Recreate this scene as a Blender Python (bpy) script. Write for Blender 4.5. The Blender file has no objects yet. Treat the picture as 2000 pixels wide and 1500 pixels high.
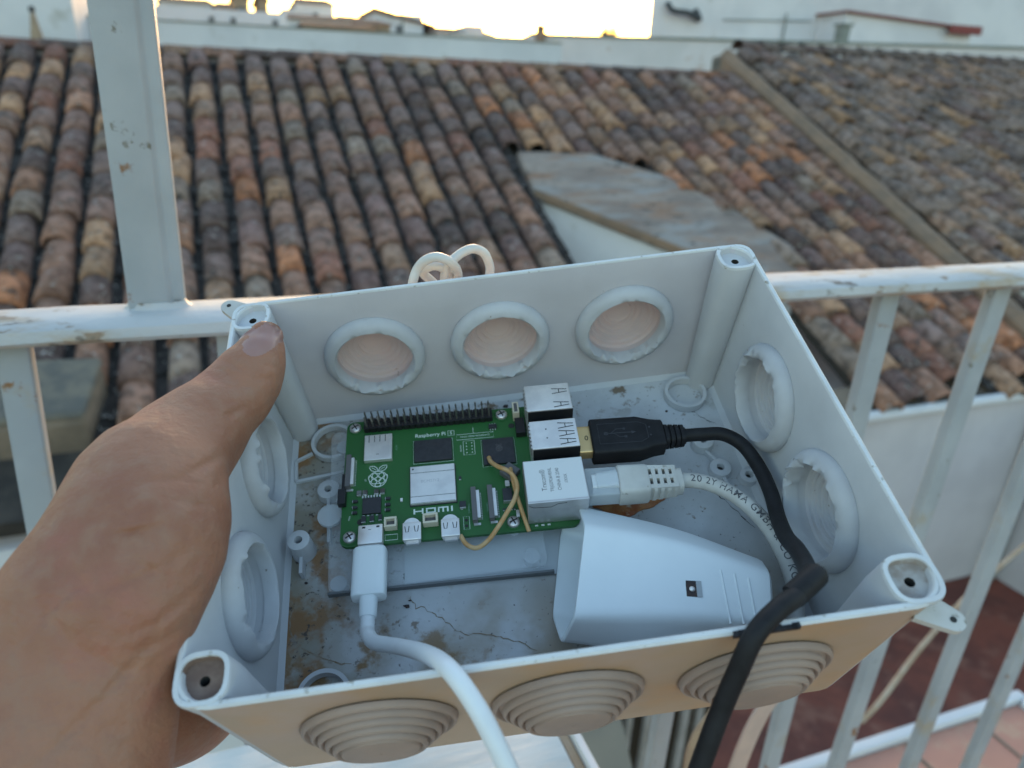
import bpy, bmesh, math, random
from mathutils import Vector as V, Matrix as M4, Euler
from mathutils.bvhtree import BVHTree
R=math.radians; rnd=random.Random(7)
sc=bpy.context.scene; COL=sc.collection
# ------------------------------------------------------------------ camera, sky, sun, exposure
# world: X along the roof ridge and the railing, Y away, Z up; camera eye at the origin
cd=bpy.data.cameras.new('camera'); cam=bpy.data.objects.new('camera',cd); COL.objects.link(cam); sc.camera=cam
CW=((0.94367,-0.10435,0.31401),(-0.32972,-0.37631,0.86584),(0.02781,-0.9206,-0.38952))   # rows: world axes from (right, down, forward)
cam.matrix_world=M4([[r[0],-r[1],-r[2],0] for r in CW]+[[0,0,0,1]])
cd.sensor_width=36; cd.lens=25.25; cd.shift_x=.0234; cd.shift_y=.01775
cd.clip_start=.01; cd.clip_end=3000
cd.dof.use_dof=True; cd.dof.focus_distance=.240; cd.dof.aperture_fstop=11.5; cd.dof.aperture_blades=0
SUN=V((.36,.93,.085)).normalized()
w=bpy.data.worlds.new('World'); sc.world=w; w.use_nodes=True; nt=w.node_tree
bg=nt.nodes['Background']; sky=nt.nodes.new('ShaderNodeTexSky'); sky.sky_type='NISHITA'; sky.sun_disc=False
sky.sun_elevation=R(4); sky.sun_rotation=math.atan2(SUN.x,SUN.y); sky.air_density=1.2; sky.dust_density=2.2; sky.ozone_density=1.7
nt.links.new(sky.outputs[0],bg.inputs[0]); bg.inputs[1].default_value=.15
sl=bpy.data.lights.new('sun','SUN'); sun=bpy.data.objects.new('sun',sl); COL.objects.link(sun)
sl.energy=.5; sl.angle=R(12); sl.color=(1,.62,.38)
sun.rotation_euler=(-SUN).to_track_quat('-Z','Y').to_euler()
sc.view_settings.view_transform='Standard'; sc.view_settings.look='None'; sc.view_settings.gamma=1; sc.view_settings.exposure=2.85
sc.cycles.max_bounces=8

# ------------------------------------------------------------------ materials
MATS={}
def mat(name,c1,c2=None,rough=.5,scale=20,metal=0,bump=0,bscale=None,detail=4,lo=.35,hi=.65,spots=None,trans=0,alpha=None,sss=0,spec=.5,coord='Object',attr=None,stretch=None,coat=0):
    """spots: list of (colour, noise scale, threshold lo, hi, (gradient axis, from, to) or None)"""
    m=bpy.data.materials.new(name); m.use_nodes=True; t=m.node_tree; N=t.nodes; L=t.links
    p=N['Principled BSDF']; p.inputs['Roughness'].default_value=rough; p.inputs['Metallic'].default_value=metal
    p.inputs['Specular IOR Level'].default_value=spec; p.inputs['Coat Weight'].default_value=coat
    tc=N.new('ShaderNodeTexCoord'); src=tc.outputs[coord]
    if stretch:
        mp=N.new('ShaderNodeMapping'); mp.inputs['Scale'].default_value=stretch; L.new(src,mp.inputs[0]); src=mp.outputs[0]
    def noise(s,d=detail,r=.55):
        n=N.new('ShaderNodeTexNoise'); n.inputs['Scale'].default_value=s; n.inputs['Detail'].default_value=d; n.inputs['Roughness'].default_value=r
        L.new(src,n.inputs['Vector']); return n.outputs['Fac']
    def ramp(f,a,b):
        r=N.new('ShaderNodeMapRange'); r.inputs[1].default_value=a; r.inputs[2].default_value=b; r.interpolation_type='SMOOTHSTEP'; L.new(f,r.inputs[0]); return r.outputs[0]
    def mix(f,a,b,mode='MIX'):
        x=N.new('ShaderNodeMix'); x.data_type='RGBA'; x.blend_type=mode
        if hasattr(f,'links') : L.new(f,x.inputs[0])
        else: x.inputs[0].default_value=f
        for v,i in((a,6),(b,7)):
            if isinstance(v,tuple): x.inputs[i].default_value=(*v,1)
            else: L.new(v,x.inputs[i])
        return x.outputs[2]
    if attr:
        a=N.new('ShaderNodeAttribute'); a.attribute_name=attr; base=a.outputs['Color']
        base=mix(ramp(noise(scale),lo,hi),base,c2 if c2 else base,'MULTIPLY') if c2 else base
    else:
        base=mix(ramp(noise(scale),lo,hi),c1,c2) if c2 else None
    for s in (spots or []):
        col,ns,a,b,g=s
        f=ramp(noise(ns,5,.6),a,b)
        if g:
            for ax,g0,g1 in (g if isinstance(g,list) else [g]):
                sp=N.new('ShaderNodeSeparateXYZ'); L.new(tc.outputs[coord],sp.inputs[0])
                gr=ramp(sp.outputs[ax],g0,g1) if g0<g1 else None
                if gr is None:
                    gr0=ramp(sp.outputs[ax],g1,g0); iv=N.new('ShaderNodeMath'); iv.operation='SUBTRACT'; iv.inputs[0].default_value=1; L.new(gr0,iv.inputs[1]); gr=iv.outputs[0]
                mu=N.new('ShaderNodeMath'); mu.operation='MULTIPLY'; L.new(f,mu.inputs[0]); L.new(gr,mu.inputs[1]); f=mu.outputs[0]
        base=mix(f,base if base is not None else c1,col)
    if base is not None: L.new(base,p.inputs['Base Color'])
    else: p.inputs['Base Color'].default_value=(*c1,1)
    if bump:
        b=N.new('ShaderNodeBump'); b.inputs['Strength'].default_value=1; b.inputs['Distance'].default_value=bump
        L.new(noise(bscale or scale,6,.6),b.inputs['Height']); L.new(b.outputs[0],p.inputs['Normal'])
    if sss:
        p.inputs['Subsurface Weight'].default_value=sss; p.inputs['Subsurface Radius'].default_value=(1,.35,.2); p.inputs['Subsurface Scale'].default_value=.003
    out=N['Material Output']
    if trans:
        tr=N.new('ShaderNodeBsdfTranslucent'); tr.inputs[0].default_value=(*c1,1); ms=N.new('ShaderNodeMixShader'); ms.inputs[0].default_value=trans
        L.new(p.outputs[0],ms.inputs[1]); L.new(tr.outputs[0],ms.inputs[2]); L.new(ms.outputs[0],out.inputs[0])
    if alpha is not None: p.inputs['Alpha'].default_value=alpha
    MATS[name]=m; return m
DIRT=(.13,.095,.06)
mat('box_inside',(.54,.55,.575),(.48,.49,.515),.55,scale=30,bump=.00006,bscale=900,spots=[((.26,.20,.14),50,.52,.68,(2,-.048,-.066)),((.12,.12,.12),420,.74,.78,None)])
mat('box_far_inside',(.54,.525,.56),(.50,.485,.52),.55,scale=30,bump=.00006,bscale=900,spots=[((.12,.12,.12),420,.74,.78,None)])
mat('box_floor',(.53,.545,.57),(.43,.435,.45),.6,scale=40,bump=.0001,bscale=700,
    spots=[((.26,.23,.18),26,.34,.56,(0,-.050,-.084)),((.29,.27,.22),38,.42,.62,(1,-.012,-.055)),((.25,.13,.055),48,.47,.58,(0,-.048,-.080)),((.33,.28,.22),18,.42,.60,(1,-.005,-.045)),((.24,.14,.06),70,.50,.60,[(1,-.005,-.045),(0,.01,-.045)]),((.08,.06,.05),420,.60,.66,(0,-.03,-.085)),((.24,.20,.17),200,.62,.70,None),((.12,.11,.11),650,.65,.70,None),((.17,.12,.08),110,.56,.64,(1,.040,.065))])
mat('rim',(.66,.68,.70),(.58,.595,.615),.5,scale=80,bump=.0001,bscale=600,spots=[((.33,.31,.27),300,.6,.7,None),((.1,.1,.1),500,.7,.75,None)])
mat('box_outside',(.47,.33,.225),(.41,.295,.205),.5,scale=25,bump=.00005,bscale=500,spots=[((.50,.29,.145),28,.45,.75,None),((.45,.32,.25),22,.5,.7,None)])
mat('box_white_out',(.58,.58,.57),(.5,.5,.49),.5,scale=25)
mat('grommet',(.60,.615,.65),(.53,.54,.57),.6,scale=60,bump=.0001,bscale=500,trans=.18,spots=[((.15,.12,.1),260,.68,.74,None)])
mat('grommet_far',(.64,.55,.55),(.60,.54,.54),.6,scale=60,bump=.0001,bscale=500,trans=.22,spots=[((.30,.22,.18),200,.68,.74,None)])  # pinkish base colour holds the sunset light coming through the plastic
mat('grommet_aged',(.36,.265,.22),(.31,.235,.20),.6,scale=60,bump=.00008,bscale=400)
mat('rusty_recess',(.16,.10,.08),(.22,.15,.12),.8,scale=200)
mat('dusty_recess',(.42,.40,.39),(.30,.25,.22),.8,scale=250)
mat('dark_hole',(.03,.03,.03),rough=.9)
mat('scuff',(.02,.02,.025),rough=.7)
mat('crumb',(.03,.025,.03),(.07,.04,.03),rough=.8,scale=300)
mat('resin',(.30,.08,.02),(.45,.2,.07),rough=.35,scale=200,spots=[((.5,.4,.3),300,.58,.7,None)])
mat('pcb',(.001,.052,.044),(.002,.038,.034),.38,scale=90,spec=.6,spots=[((.004,.085,.06),150,.5,.7,None)])
mat('pcb_edge',(.02,.11,.025),rough=.5)
mat('chip',(.022,.022,.027),(.03,.03,.036),rough=.42,scale=500)
mat('black_plastic',(.013,.013,.016),rough=.4)
mat('metal',(.62,.60,.60),(.54,.52,.52),rough=.38,metal=.75,scale=120,bump=.00003,bscale=700)
mat('metal_bright',(.86,.83,.81),(.74,.71,.70),rough=.33,metal=.7,scale=120,bump=.00003,bscale=500)
mat('metal_dark',(.25,.24,.23),rough=.4,metal=.8)
mat('label_white',(.66,.68,.70),rough=.5,metal=.1)
mat('brass',(.75,.52,.25),rough=.35,metal=.7)
mat('cream_plastic',(.62,.56,.44),rough=.5)
mat('grey_plastic',(.12,.115,.12),rough=.5)
mat('component',(.15,.15,.15),(.06,.05,.045),rough=.5,scale=300)
mat('solder',(.6,.6,.6),rough=.35,metal=.7)
mat('print_white',(.62,.70,.66),rough=.7)
mat('print_dim',(.25,.42,.34),rough=.7)
mat('ink',(.10,.10,.11),rough=.8)
mat('white_plug',(.74,.79,.82),(.70,.75,.78),rough=.38,scale=30,bump=.00002,bscale=600)
mat('white_cable',(.74,.77,.80),(.68,.71,.74),rough=.42,scale=60)
mat('ivory_cable',(.56,.545,.52),(.48,.465,.44),rough=.5,scale=90,spots=[((.25,.22,.18),220,.62,.72,None)])
mat('knot_cable',(.60,.60,.585),(.54,.535,.52),rough=.45,scale=90)
mat('black_cable',(.008,.008,.010),(.013,.013,.016),rough=.6,spec=.3,scale=200,bump=.00004,bscale=900)
mat('tan_cord',(.48,.25,.09),(.55,.36,.18),rough=.5,scale=200)
mat('clear_plastic',(.75,.80,.85),rough=.12,alpha=.16)
mat('frosted_plastic',(.65,.70,.75),rough=.4,alpha=.45)
mat('paper',(.50,.54,.58),rough=.7)
mat('tape_edge',(.12,.13,.14),rough=.5)
mat('skin',(.36,.165,.098),(.285,.115,.066),.54,scale=30,bump=.0008,bscale=300,sss=.08,detail=8,spots=[((.35,.125,.085),26,.5,.7,None),((.32,.16,.10),150,.42,.72,None),((.30,.13,.085),260,.55,.80,None),((.37,.13,.085),18,.52,.68,None)])
mat('nail',(.36,.215,.195),(.33,.18,.155),.3,scale=60,sss=.15,coat=.2)
mat('paint',(.385,.41,.435),(.32,.345,.37),.45,scale=14,bump=.0006,bscale=60,spots=[((.23,.11,.045),40,.65,.72,None),((.16,.15,.12),70,.66,.72,None),((.36,.32,.26),18,.60,.74,None)])
mat('rail_paint',(.53,.535,.545),(.41,.42,.43),.45,scale=18,bump=.0012,bscale=70,stretch=(.5,1,1),spots=[((.40,.31,.22),26,.52,.66,None),((.13,.10,.075),34,.60,.65,None),((.26,.18,.12),90,.60,.68,None)])
mat('tile',(1,1,1),(.45,.42,.40),.85,scale=15,attr='col',detail=6,bump=.006,bscale=40,lo=.38,hi=.68,spots=[((.05,.045,.043),14,.56,.70,None),((.40,.37,.34),34,.58,.70,None)])
mat('tile_bed',(.035,.03,.027),(.06,.05,.042),.95,scale=8,bump=.01,bscale=30)
mat('mortar',(.33,.265,.225),(.22,.17,.145),.9,scale=5,bump=.01,bscale=25,stretch=(.4,1.5,1.5),spots=[((.28,.165,.11),6,.50,.66,None),((.30,.275,.26),4,.5,.62,None),((.08,.065,.055),16,.58,.66,None)])
mat('brown_mortar',(.28,.185,.125),(.21,.15,.11),.9,scale=7,bump=.006,bscale=30)
mat('eave_mortar',(.23,.175,.13),(.155,.12,.09),.9,scale=7,bump=.006,bscale=30)
mat('ridge_mortar',(.20,.155,.12),(.13,.10,.085),.9,scale=6,bump=.01,bscale=25)
mat('lichen_mortar',(.115,.11,.10),(.19,.165,.13),.9,scale=9,bump=.01,bscale=25)
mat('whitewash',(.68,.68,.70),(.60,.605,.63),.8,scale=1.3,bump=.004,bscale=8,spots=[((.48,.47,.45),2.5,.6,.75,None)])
mat('whitewash_pink',(.66,.62,.62),(.60,.57,.57),.8,scale=2,spots=[((.5,.38,.33),3,.62,.75,None)])
mat('whitewash_cream',(.62,.60,.55),(.56,.54,.5),.8,scale=1)
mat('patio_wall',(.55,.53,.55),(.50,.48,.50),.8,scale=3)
mat('green_grey',(.25,.27,.25),(.2,.22,.2),.8,scale=5)  # dull grey-green of the drainpipe, copings, chimney, pole and masts
mat('far_roof',(.22,.13,.09),(.15,.10,.08),.9,scale=2)
mat('dark_detail',(.05,.055,.06),rough=.8)
mat('window_dark',(.08,.09,.11),rough=.3)
mat('red_edge',(.22,.05,.045),rough=.7)
mat('stone',(.38,.28,.19),(.28,.21,.15),.9,scale=3)
mat('grime',(.22,.15,.09),(.30,.26,.21),.9,scale=300)
mat('dark_line',(.10,.10,.10),rough=.8)
mat('strap_tan',(.42,.30,.20),(.36,.25,.17),.6,scale=40)
mat('strap_pink',(.58,.42,.35),(.52,.38,.32),.6,scale=40)
mat('leaf',(.05,.06,.03),(.08,.08,.04),.8,scale=5)
mat('ground',(.25,.22,.19),(.18,.16,.14),.95,scale=.5)
mat('patio_tiles',(.24,.065,.040),(.13,.038,.028),.6,scale=3,spots=[((.27,.11,.075),5,.52,.7,None)])
mat('pink_tiles',(.52,.24,.17),(.46,.22,.16),.7,scale=8,spots=[((.52,.33,.22),14,.5,.7,None)])
mat('white_board',(.60,.64,.65),(.48,.52,.53),.6,scale=30,stretch=(.3,2,1),bump=.0008,bscale=90)
mat('wood',(.36,.25,.16),(.45,.36,.27),.7,scale=20)
mat('olive',(.18,.17,.13),(.14,.135,.11),.8,scale=6)
mat('slat',(.36,.36,.38),(.28,.28,.28),.6,scale=9)
mat('dark_gap',(.05,.04,.03),rough=.9)

# ------------------------------------------------------------------ helpers
BM=M4(((0.96023,0.16711,-0.22369,0.07678),(-0.24691,0.88227,-0.4008,0.17968),(0.13037,0.44009,0.88844,-0.08921),(0,0,0,1)))  # the tilted box: x right, y away, z out of its opening, origin at its rim
PIM=BM@M4.Translation((-.06642,-.00242,-.05307))@M4.Rotation(-.04538,4,'Z')   # circuit board frame, origin at its near left corner on its top face
BASE={}
def thing(name,label,cat,frame=M4(),base=(0,0,0),group=None,kind=None):
    o=bpy.data.objects.new(name,None); COL.objects.link(o); o.empty_display_size=.02
    o.matrix_world=frame@M4.Translation(base); BASE[o.name]=(frame,V(base))
    if label:o['label']=label
    if cat:o['category']=cat
    if group:o['group']=group
    if kind:o['kind']=kind
    return o
def obj(name,bm,material,parent=None,label=None,smooth=None,tf=None):
    """links bm as one mesh; vertices are in the frame of the thing (its base is subtracted)"""
    if isinstance(bm,bmesh.types.BMesh):
        if tf: bmesh.ops.transform(bm,matrix=tf,verts=bm.verts)
    me=bpy.data.meshes.new(name)
    bmesh.ops.recalc_face_normals(bm,faces=bm.faces)
    root=parent
    off=V((0,0,0)); 
    while root is not None and root.name not in BASE: root=root.parent
    if root is not None: off=BASE[root.name][1]
    if off.length: bmesh.ops.translate(bm,verts=bm.verts,vec=-off)
    if smooth:
        for e in bm.edges:
            if len(e.link_faces)==2 and e.calc_face_angle(0)>R(smooth): e.smooth=False
        for f in bm.faces: f.smooth=True
    bm.to_mesh(me); bm.free()
    for m in (material if isinstance(material,(list,tuple)) else [material]): me.materials.append(MATS[m])
    o=bpy.data.objects.new(name,me); COL.objects.link(o)
    if parent is not None: o.parent=parent
    if label:o['label']=label
    return o
def solo(name,bm,material,label,cat,frame=M4(),base=(0,0,0),group=None,kind=None,smooth=None):
    """a thing that is one mesh"""
    bmesh.ops.translate(bm,verts=bm.verts,vec=-V(base))
    o=obj(name,bm,material,None,None,smooth); o.matrix_world=frame@M4.Translation(base); BASE[o.name]=(frame,V(base))
    if label:o['label']=label
    if cat:o['category']=cat
    if group:o['group']=group
    if kind:o['kind']=kind
    return o
def nb(): return bmesh.new()
def quad_box(bm,x0,x1,y0,y1,z0,z1,bev=0,seg=2,m=None,mi=0):
    vs=[bm.verts.new((x,y,z)) for x in(x0,x1) for y in(y0,y1) for z in(z0,z1)]
    fs=[bm.faces.new([vs[i] for i in q]) for q in((0,1,3,2),(4,6,7,5),(0,4,5,1),(2,3,7,6),(0,2,6,4),(1,5,7,3))]
    for f in fs:f.material_index=mi
    g=vs
    if bev:
        r=bmesh.ops.bevel(bm,geom=list({e for f in fs for e in f.edges}),offset=bev,segments=seg,affect='EDGES',profile=.5)
        g=list({v for f in r['faces'] for v in f.verts}|{v for v in vs if v.is_valid})
        for f in r['faces']:f.material_index=mi
    if m:
        bmesh.ops.transform(bm,matrix=m,verts=g)
    return bm
def hexa(bm,b,t,bev=0,mi=0):
    """prism between polygon b and polygon t (same counts)"""
    n=len(b); B=[bm.verts.new(p) for p in b]; T=[bm.verts.new(p) for p in t]
    fs=[bm.faces.new(B[::-1]),bm.faces.new(T)]+[bm.faces.new((B[i],B[(i+1)%n],T[(i+1)%n],T[i])) for i in range(n)]
    for f in fs:f.material_index=mi
    if bev: bmesh.ops.bevel(bm,geom=list({e for f in fs for e in f.edges}),offset=bev,segments=3,affect='EDGES',profile=.5)
    return bm
def slab(bm,pts,z0,z1,bev=0,mi=0): return hexa(bm,[(x,y,z0) for x,y in pts],[(x,y,z1) for x,y in pts],bev,mi)
def rrect(x0,x1,y0,y1,r,n=5):
    out=[]
    for cx,cy,a in((x1-r,y1-r,0),(x0+r,y1-r,90),(x0+r,y0+r,180),(x1-r,y0+r,270)):
        for i in range(n+1):
            t=R(a+90*i/n); out.append((cx+r*math.cos(t),cy+r*math.sin(t)))
    return out
def smoothpath(P,n=8):
    P=[V(p) for p in P]; Q=[P[0]*2-P[1]]+P+[P[-1]*2-P[-2]]; out=[]
    for i in range(1,len(Q)-2):
        a,b,c,d=Q[i-1:i+3]
        for k in range(n):
            t=k/n; out.append(.5*((2*b)+(-a+c)*t+(2*a-5*b+4*c-d)*t*t+(-a+3*b-3*c+d)*t**3))
    out.append(P[-1]); return out
def frames(pts,up=V((0,0,1))):
    fr=[]; u=up
    for i,p in enumerate(pts):
        t=(pts[min(i+1,len(pts)-1)]-pts[max(i-1,0)]).normalized()
        u=(u-t*u.dot(t)); u=u.normalized() if u.length>1e-6 else t.orthogonal().normalized()
        fr.append((p,t,u,t.cross(u)))
    return fr
def tube(bm,pts,r,seg=12,cap=True,up=V((0,0,1)),mi=0):
    fr=frames(pts,up); rings=[]
    for i,(p,t,u,s) in enumerate(fr):
        rr=r[i] if isinstance(r,(list,tuple)) else r
        rings.append([bm.verts.new(p+(u*math.cos(2*math.pi*k/seg)+s*math.sin(2*math.pi*k/seg))*rr) for k in range(seg)])
    loftrings(bm,rings,cap,mi); return fr
def loftrings(bm,rings,cap=True,mi=0):
    n=len(rings[0])
    for a,b in zip(rings,rings[1:]):
        for k in range(n):
            f=bm.faces.new((a[k],a[(k+1)%n],b[(k+1)%n],b[k])); f.material_index=mi
    if cap:
        bm.faces.new(rings[0][::-1]).material_index=mi; bm.faces.new(rings[-1]).material_index=mi
def loft(bm,secs,cap=True,mi=0):
    loftrings(bm,[[bm.verts.new(p) for p in s] for s in secs],cap,mi); return bm
def lathe(bm,prof,m,seg=40,jag=None,mi=0,close=False,capend=False):
    """prof: (radius, height along local z); m places it"""
    rings=[]
    for j,(r,h) in enumerate(prof):
        ring=[]
        for k in range(seg):
            a=2*math.pi*k/seg; dr=dh=0
            if jag and j in jag[0]: dr,dh=jag[1](a,j)
            ring.append(bm.verts.new(m@V(((r+dr)*math.cos(a),(r+dr)*math.sin(a),h+dh))))
        rings.append(ring)
    loftrings(bm,rings,False,mi)
    if capend: bm.faces.new(rings[-1]).material_index=mi
    if close: loftrings(bm,[rings[-1],rings[0]],False,mi)
    return bm
def cyl(bm,c,r,z0,z1,seg=20,r2=None,mi=0,m=M4()):
    r2=r if r2 is None else r2
    loft(bm,[[m@V((c[0]+q*math.cos(2*math.pi*k/seg),c[1]+q*math.sin(2*math.pi*k/seg),z)) for k in range(seg)] for q,z in((r,z0),(r2,z1))],True,mi); return bm
def text_bm(s,size,bold=0,ext=0,align='CENTER',sx=1,space=1):
    c=bpy.data.curves.new('t','FONT'); c.body=s; c.size=size; c.align_x=align; c.align_y='CENTER'; c.offset=bold; c.resolution_u=3; c.space_character=space
    o=bpy.data.objects.new('t',c); COL.objects.link(o); bpy.context.view_layer.update()
    me=bpy.data.meshes.new_from_object(o.evaluated_get(bpy.context.evaluated_depsgraph_get())); b=nb(); b.from_mesh(me)
    bpy.data.objects.remove(o); bpy.data.meshes.remove(me); bpy.data.curves.remove(c)
    for v in b.verts: v.co.x*=sx
    return b
def merge(dst,src,m=M4(),mi=0):
    src.transform(m); mp={v:dst.verts.new(v.co) for v in src.verts}
    for f in src.faces:
        try: dst.faces.new([mp[v] for v in f.verts]).material_index=mi
        except ValueError: pass
    src.free(); return dst
def stroke(bm,pts,wd,z=0,closed=False):
    """flat ribbon of even width through 2-D points"""
    P=[V((p[0],p[1],0)) for p in pts]; n=len(P); L_=[];R_=[]
    for i in range(n):
        a=P[(i-1)%n] if closed or i>0 else P[i]; b=P[(i+1)%n] if closed or i<n-1 else P[i]
        t=(b-a).normalized(); s=V((-t.y,t.x,0))*wd/2; L_.append(bm.verts.new((P[i].x+s.x,P[i].y+s.y,z))); R_.append(bm.verts.new((P[i].x-s.x,P[i].y-s.y,z)))
    for i in range(n if closed else n-1):
        j=(i+1)%n; bm.faces.new((L_[i],R_[i],R_[j],L_[j]))
    return bm

# ------------------------------------------------------------------ the setting
b=nb(); vs=[b.verts.new(p) for p in((-900,-300,-9),(900,-300,-9),(900,1500,-9),(-900,1500,-9))]; b.faces.new(vs)
o=solo('ground',b,'ground','brown earth and streets below the rooftops','ground',kind='structure')

# roof plane of the near roof: X along the ridge, U up the slope, NR its normal
U=V((0,.9022,.4314)); NR=V((0,-.4314,.9022)); D0=-2.829
def rp(x,v,h=0): return V((x,0,0))+U*v+NR*(D0+h)
PAL=[(0.378,0.195,0.126),(0.319,0.175,0.126),(0.295,0.170,0.126),(0.201,0.130,0.112),(0.159,0.105,0.093),(0.260,0.155,0.126),(0.401,0.235,0.149),(0.330,0.200,0.140),(0.236,0.155,0.135),(0.142,0.090,0.079),(0.425,0.180,0.093),(0.271,0.195,0.153),(0.248,0.145,0.116),(0.201,0.120,0.107),(0.437,0.250,0.149),(0.118,0.078,0.070),(0.283,0.130,0.093),(0.224,0.150,0.130),(0.183,0.115,0.102),(0.342,0.205,0.130),(0.307,0.165,0.116)]
def tiles(bm,layer,x0,ncol,v0,v1,pitch,expo,skip,off=0,pal=PAL,seg=8,jit=1.0,lay=0,wide=.082):
    for c in range(ncol):
        X=x0+c*pitch; v=v1-rnd.random()*expo*.5; first=True
        while v>v0-.02:
            L_=expo+.07
            if not skip(X,v-expo/2):
                col=V(rnd.choice(pal))*rnd.uniform(.85,1.3); dx=rnd.gauss(0,.006*jit); rot=rnd.gauss(0,.025*jit); h0=.014+rnd.gauss(0,.004*jit); k=rnd.uniform(.93,1.07)
                # arch: lower end wide and lifted on the tile below, upper end narrow and tucked in
                top=[];bot=[]
                rings=[]
                for (s,wd,ht,lift) in((0,wide*k,.082*k,.024),(.5,wide*.97*k,.078*k,.014),(1,wide*.91*k,.072*k,.002)):
                    ring=[]
                    for i in range(seg+1):
                        a=math.pi*i/seg; xx=-wd*math.cos(a); hh=ht*math.sin(a)**.8 if 0<i<seg else 0
                        vv=v-expo+s*L_
                        ring.append((X+dx+xx+rot*(s-.5)*L_,vv,off+h0+lift+hh-.01))
                    rings.append(ring)
                vs=[[bm.verts.new(rp(*q)) for q in r] for r in rings]
                inner=[bm.verts.new(rp(X+dx+(q[0]-X-dx)*.82,q[1]+.002,off+h0+(q[2]-off-h0)*.8-.004)) for q in rings[0]]
                fs=[]
                for a_,b_ in zip(vs,vs[1:]):
                    for i in range(seg): fs.append(bm.faces.new((a_[i],a_[i+1],b_[i+1],b_[i])))
                for i in range(seg): fs.append(bm.faces.new((inner[i],inner[i+1],vs[0][i+1],vs[0][i])))
                for f in fs:
                    f.smooth=True
                    for lp in f.loops: lp[layer]=(col.x,col.y,col.z,1)
            v-=expo*rnd.uniform(.9,1.1)
def pans(bm,layer,x0,ncol,v0,v1,pitch,skip,off=0):
    """the channel tiles between the covers, coloured dark for the shade in their troughs"""
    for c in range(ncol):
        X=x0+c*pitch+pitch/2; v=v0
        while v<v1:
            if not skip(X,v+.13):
                col=V((.038,.030,.027))*rnd.uniform(.6,1.4)  # near-black clay colour paints the shade between the cover columns
                a=[bm.verts.new(rp(X-.07+.14*i/4,v,off-.012+.03*abs(i/4-.5)*2+.018)) for i in range(5)]
                d=[bm.verts.new(rp(X-.07+.14*i/4,v+.31,off-.012+.03*abs(i/4-.5)*2)) for i in range(5)]
                for i in range(4):
                    f=bm.faces.new((a[i],a[i+1],d[i+1],d[i])); f.smooth=True
                    for lp in f.loops: lp[layer]=(col.x,col.y,col.z,1)
            v+=.27
def opening(x,v):
    """the light well cut into the near roof"""
    P=((2.12,1),(2.12,4.40),(2.20,4.88),(2.85,4.86),(3.36,4.55),(3.98,3.62),(3.66,3.06),(3.66,1)); ins=False
    for i in range(len(P)):
        (a,c),(d,e)=P[i],P[i-1]
        if (c>v)!=(e>v) and x<(d-a)*(v-c)/(e-c)+a: ins=not ins
    return ins
house=thing('tiled_house','low house with a weathered clay barrel-tile roof, a light well cut into its slope','house',base=(2,3.2,-3.3))
b=nb(); lay=b.loops.layers.float_color.new('col')
def skipL(x,v): return opening(x,v) or x>5.22 or (-1.35<x<-.62 and v<2.74)
tiles(b,lay,-.300-.21*20,47,2.13,6.44,.21,.262,lambda x,v:skipL(x,v) or opening(x,v-.05))
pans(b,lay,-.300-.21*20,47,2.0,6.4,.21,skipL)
me=obj('tile_roof',b,'tile',house)
b=nb()
# roof bed below the tiles, in pieces round the light well
def bed(x0,x1,v0,v1,t=.10,h=-.02): 
    q=[rp(x0,v0,h),rp(x1,v0,h),rp(x1,v1,h),rp(x0,v1,h)]; hexa(b,[p-NR*t for p in q],q)
bed(-4.6,2.16,2.04,6.5); bed(3.70,5.24,2.04,6.5); bed(2.162,3.698,4.75,6.5)
q=[rp(2.162,4.48,-.022),rp(3.698,3.50,-.022),rp(3.698,4.749,-.022),rp(2.162,4.749,-.022)]; hexa(b,[p-NR*.1 for p in q],q)
obj('roof_bed',b,'tile_bed',house)
b=nb(); lay=b.loops.layers.float_color.new('col')
x=-4.5
while x<5.15:   # ridge: barrel tiles laid lengthwise over mortar
    L_=.36; col=V(rnd.choice(PAL))*rnd.uniform(.55,.85); rings=[]
    for s in(0,1):
        rings.append([b.verts.new(rp(x+s*L_,6.50,0)+V((0,-.10*math.cos(math.pi*i/8),.07*math.sin(math.pi*i/8)*(1.0-.15*s)+rnd.uniform(-.002,.002)+.015))) for i in range(9)])
    for i in range(8):
        f=b.faces.new((rings[0][i],rings[0][i+1],rings[1][i+1],rings[1][i])); f.smooth=True
        for lp in f.loops: lp[lay]=(col.x,col.y,col.z,1)
    x+=.30*rnd.uniform(.95,1.05)
obj('ridge_cap',b,'tile',house)
b=nb(); q=[rp(-4.6,6.36,-.02),rp(5.2,6.36,-.02),rp(5.2,6.56,-.02),rp(-4.6,6.56,-.02)]; hexa(b,q,[p+V((0,.02,.055)) for p in q]); obj('ridge_mortar_bed',b,'ridge_mortar',house)
b=nb(); q=[rp(3.4,2.02,-.13),rp(9,2.02,-.13),rp(9,2.2,-.13),rp(3.4,2.2,-.13)]; hexa(b,q,[p+NR*.115 for p in q]); quad_box(b,3.42,9,3.07,3.14,-1.80,-1.70); obj('eave',b,'eave_mortar',house)
b=nb(); quad_box(b,-4.6,2.2,3.12,7.0,-9,-1.85); obj('wall',b,'whitewash',house)
b=nb(); quad_box(b,3.3,9,3.12,7.0,-9,-1.82); obj('wall',b,'patio_wall',house)
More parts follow.
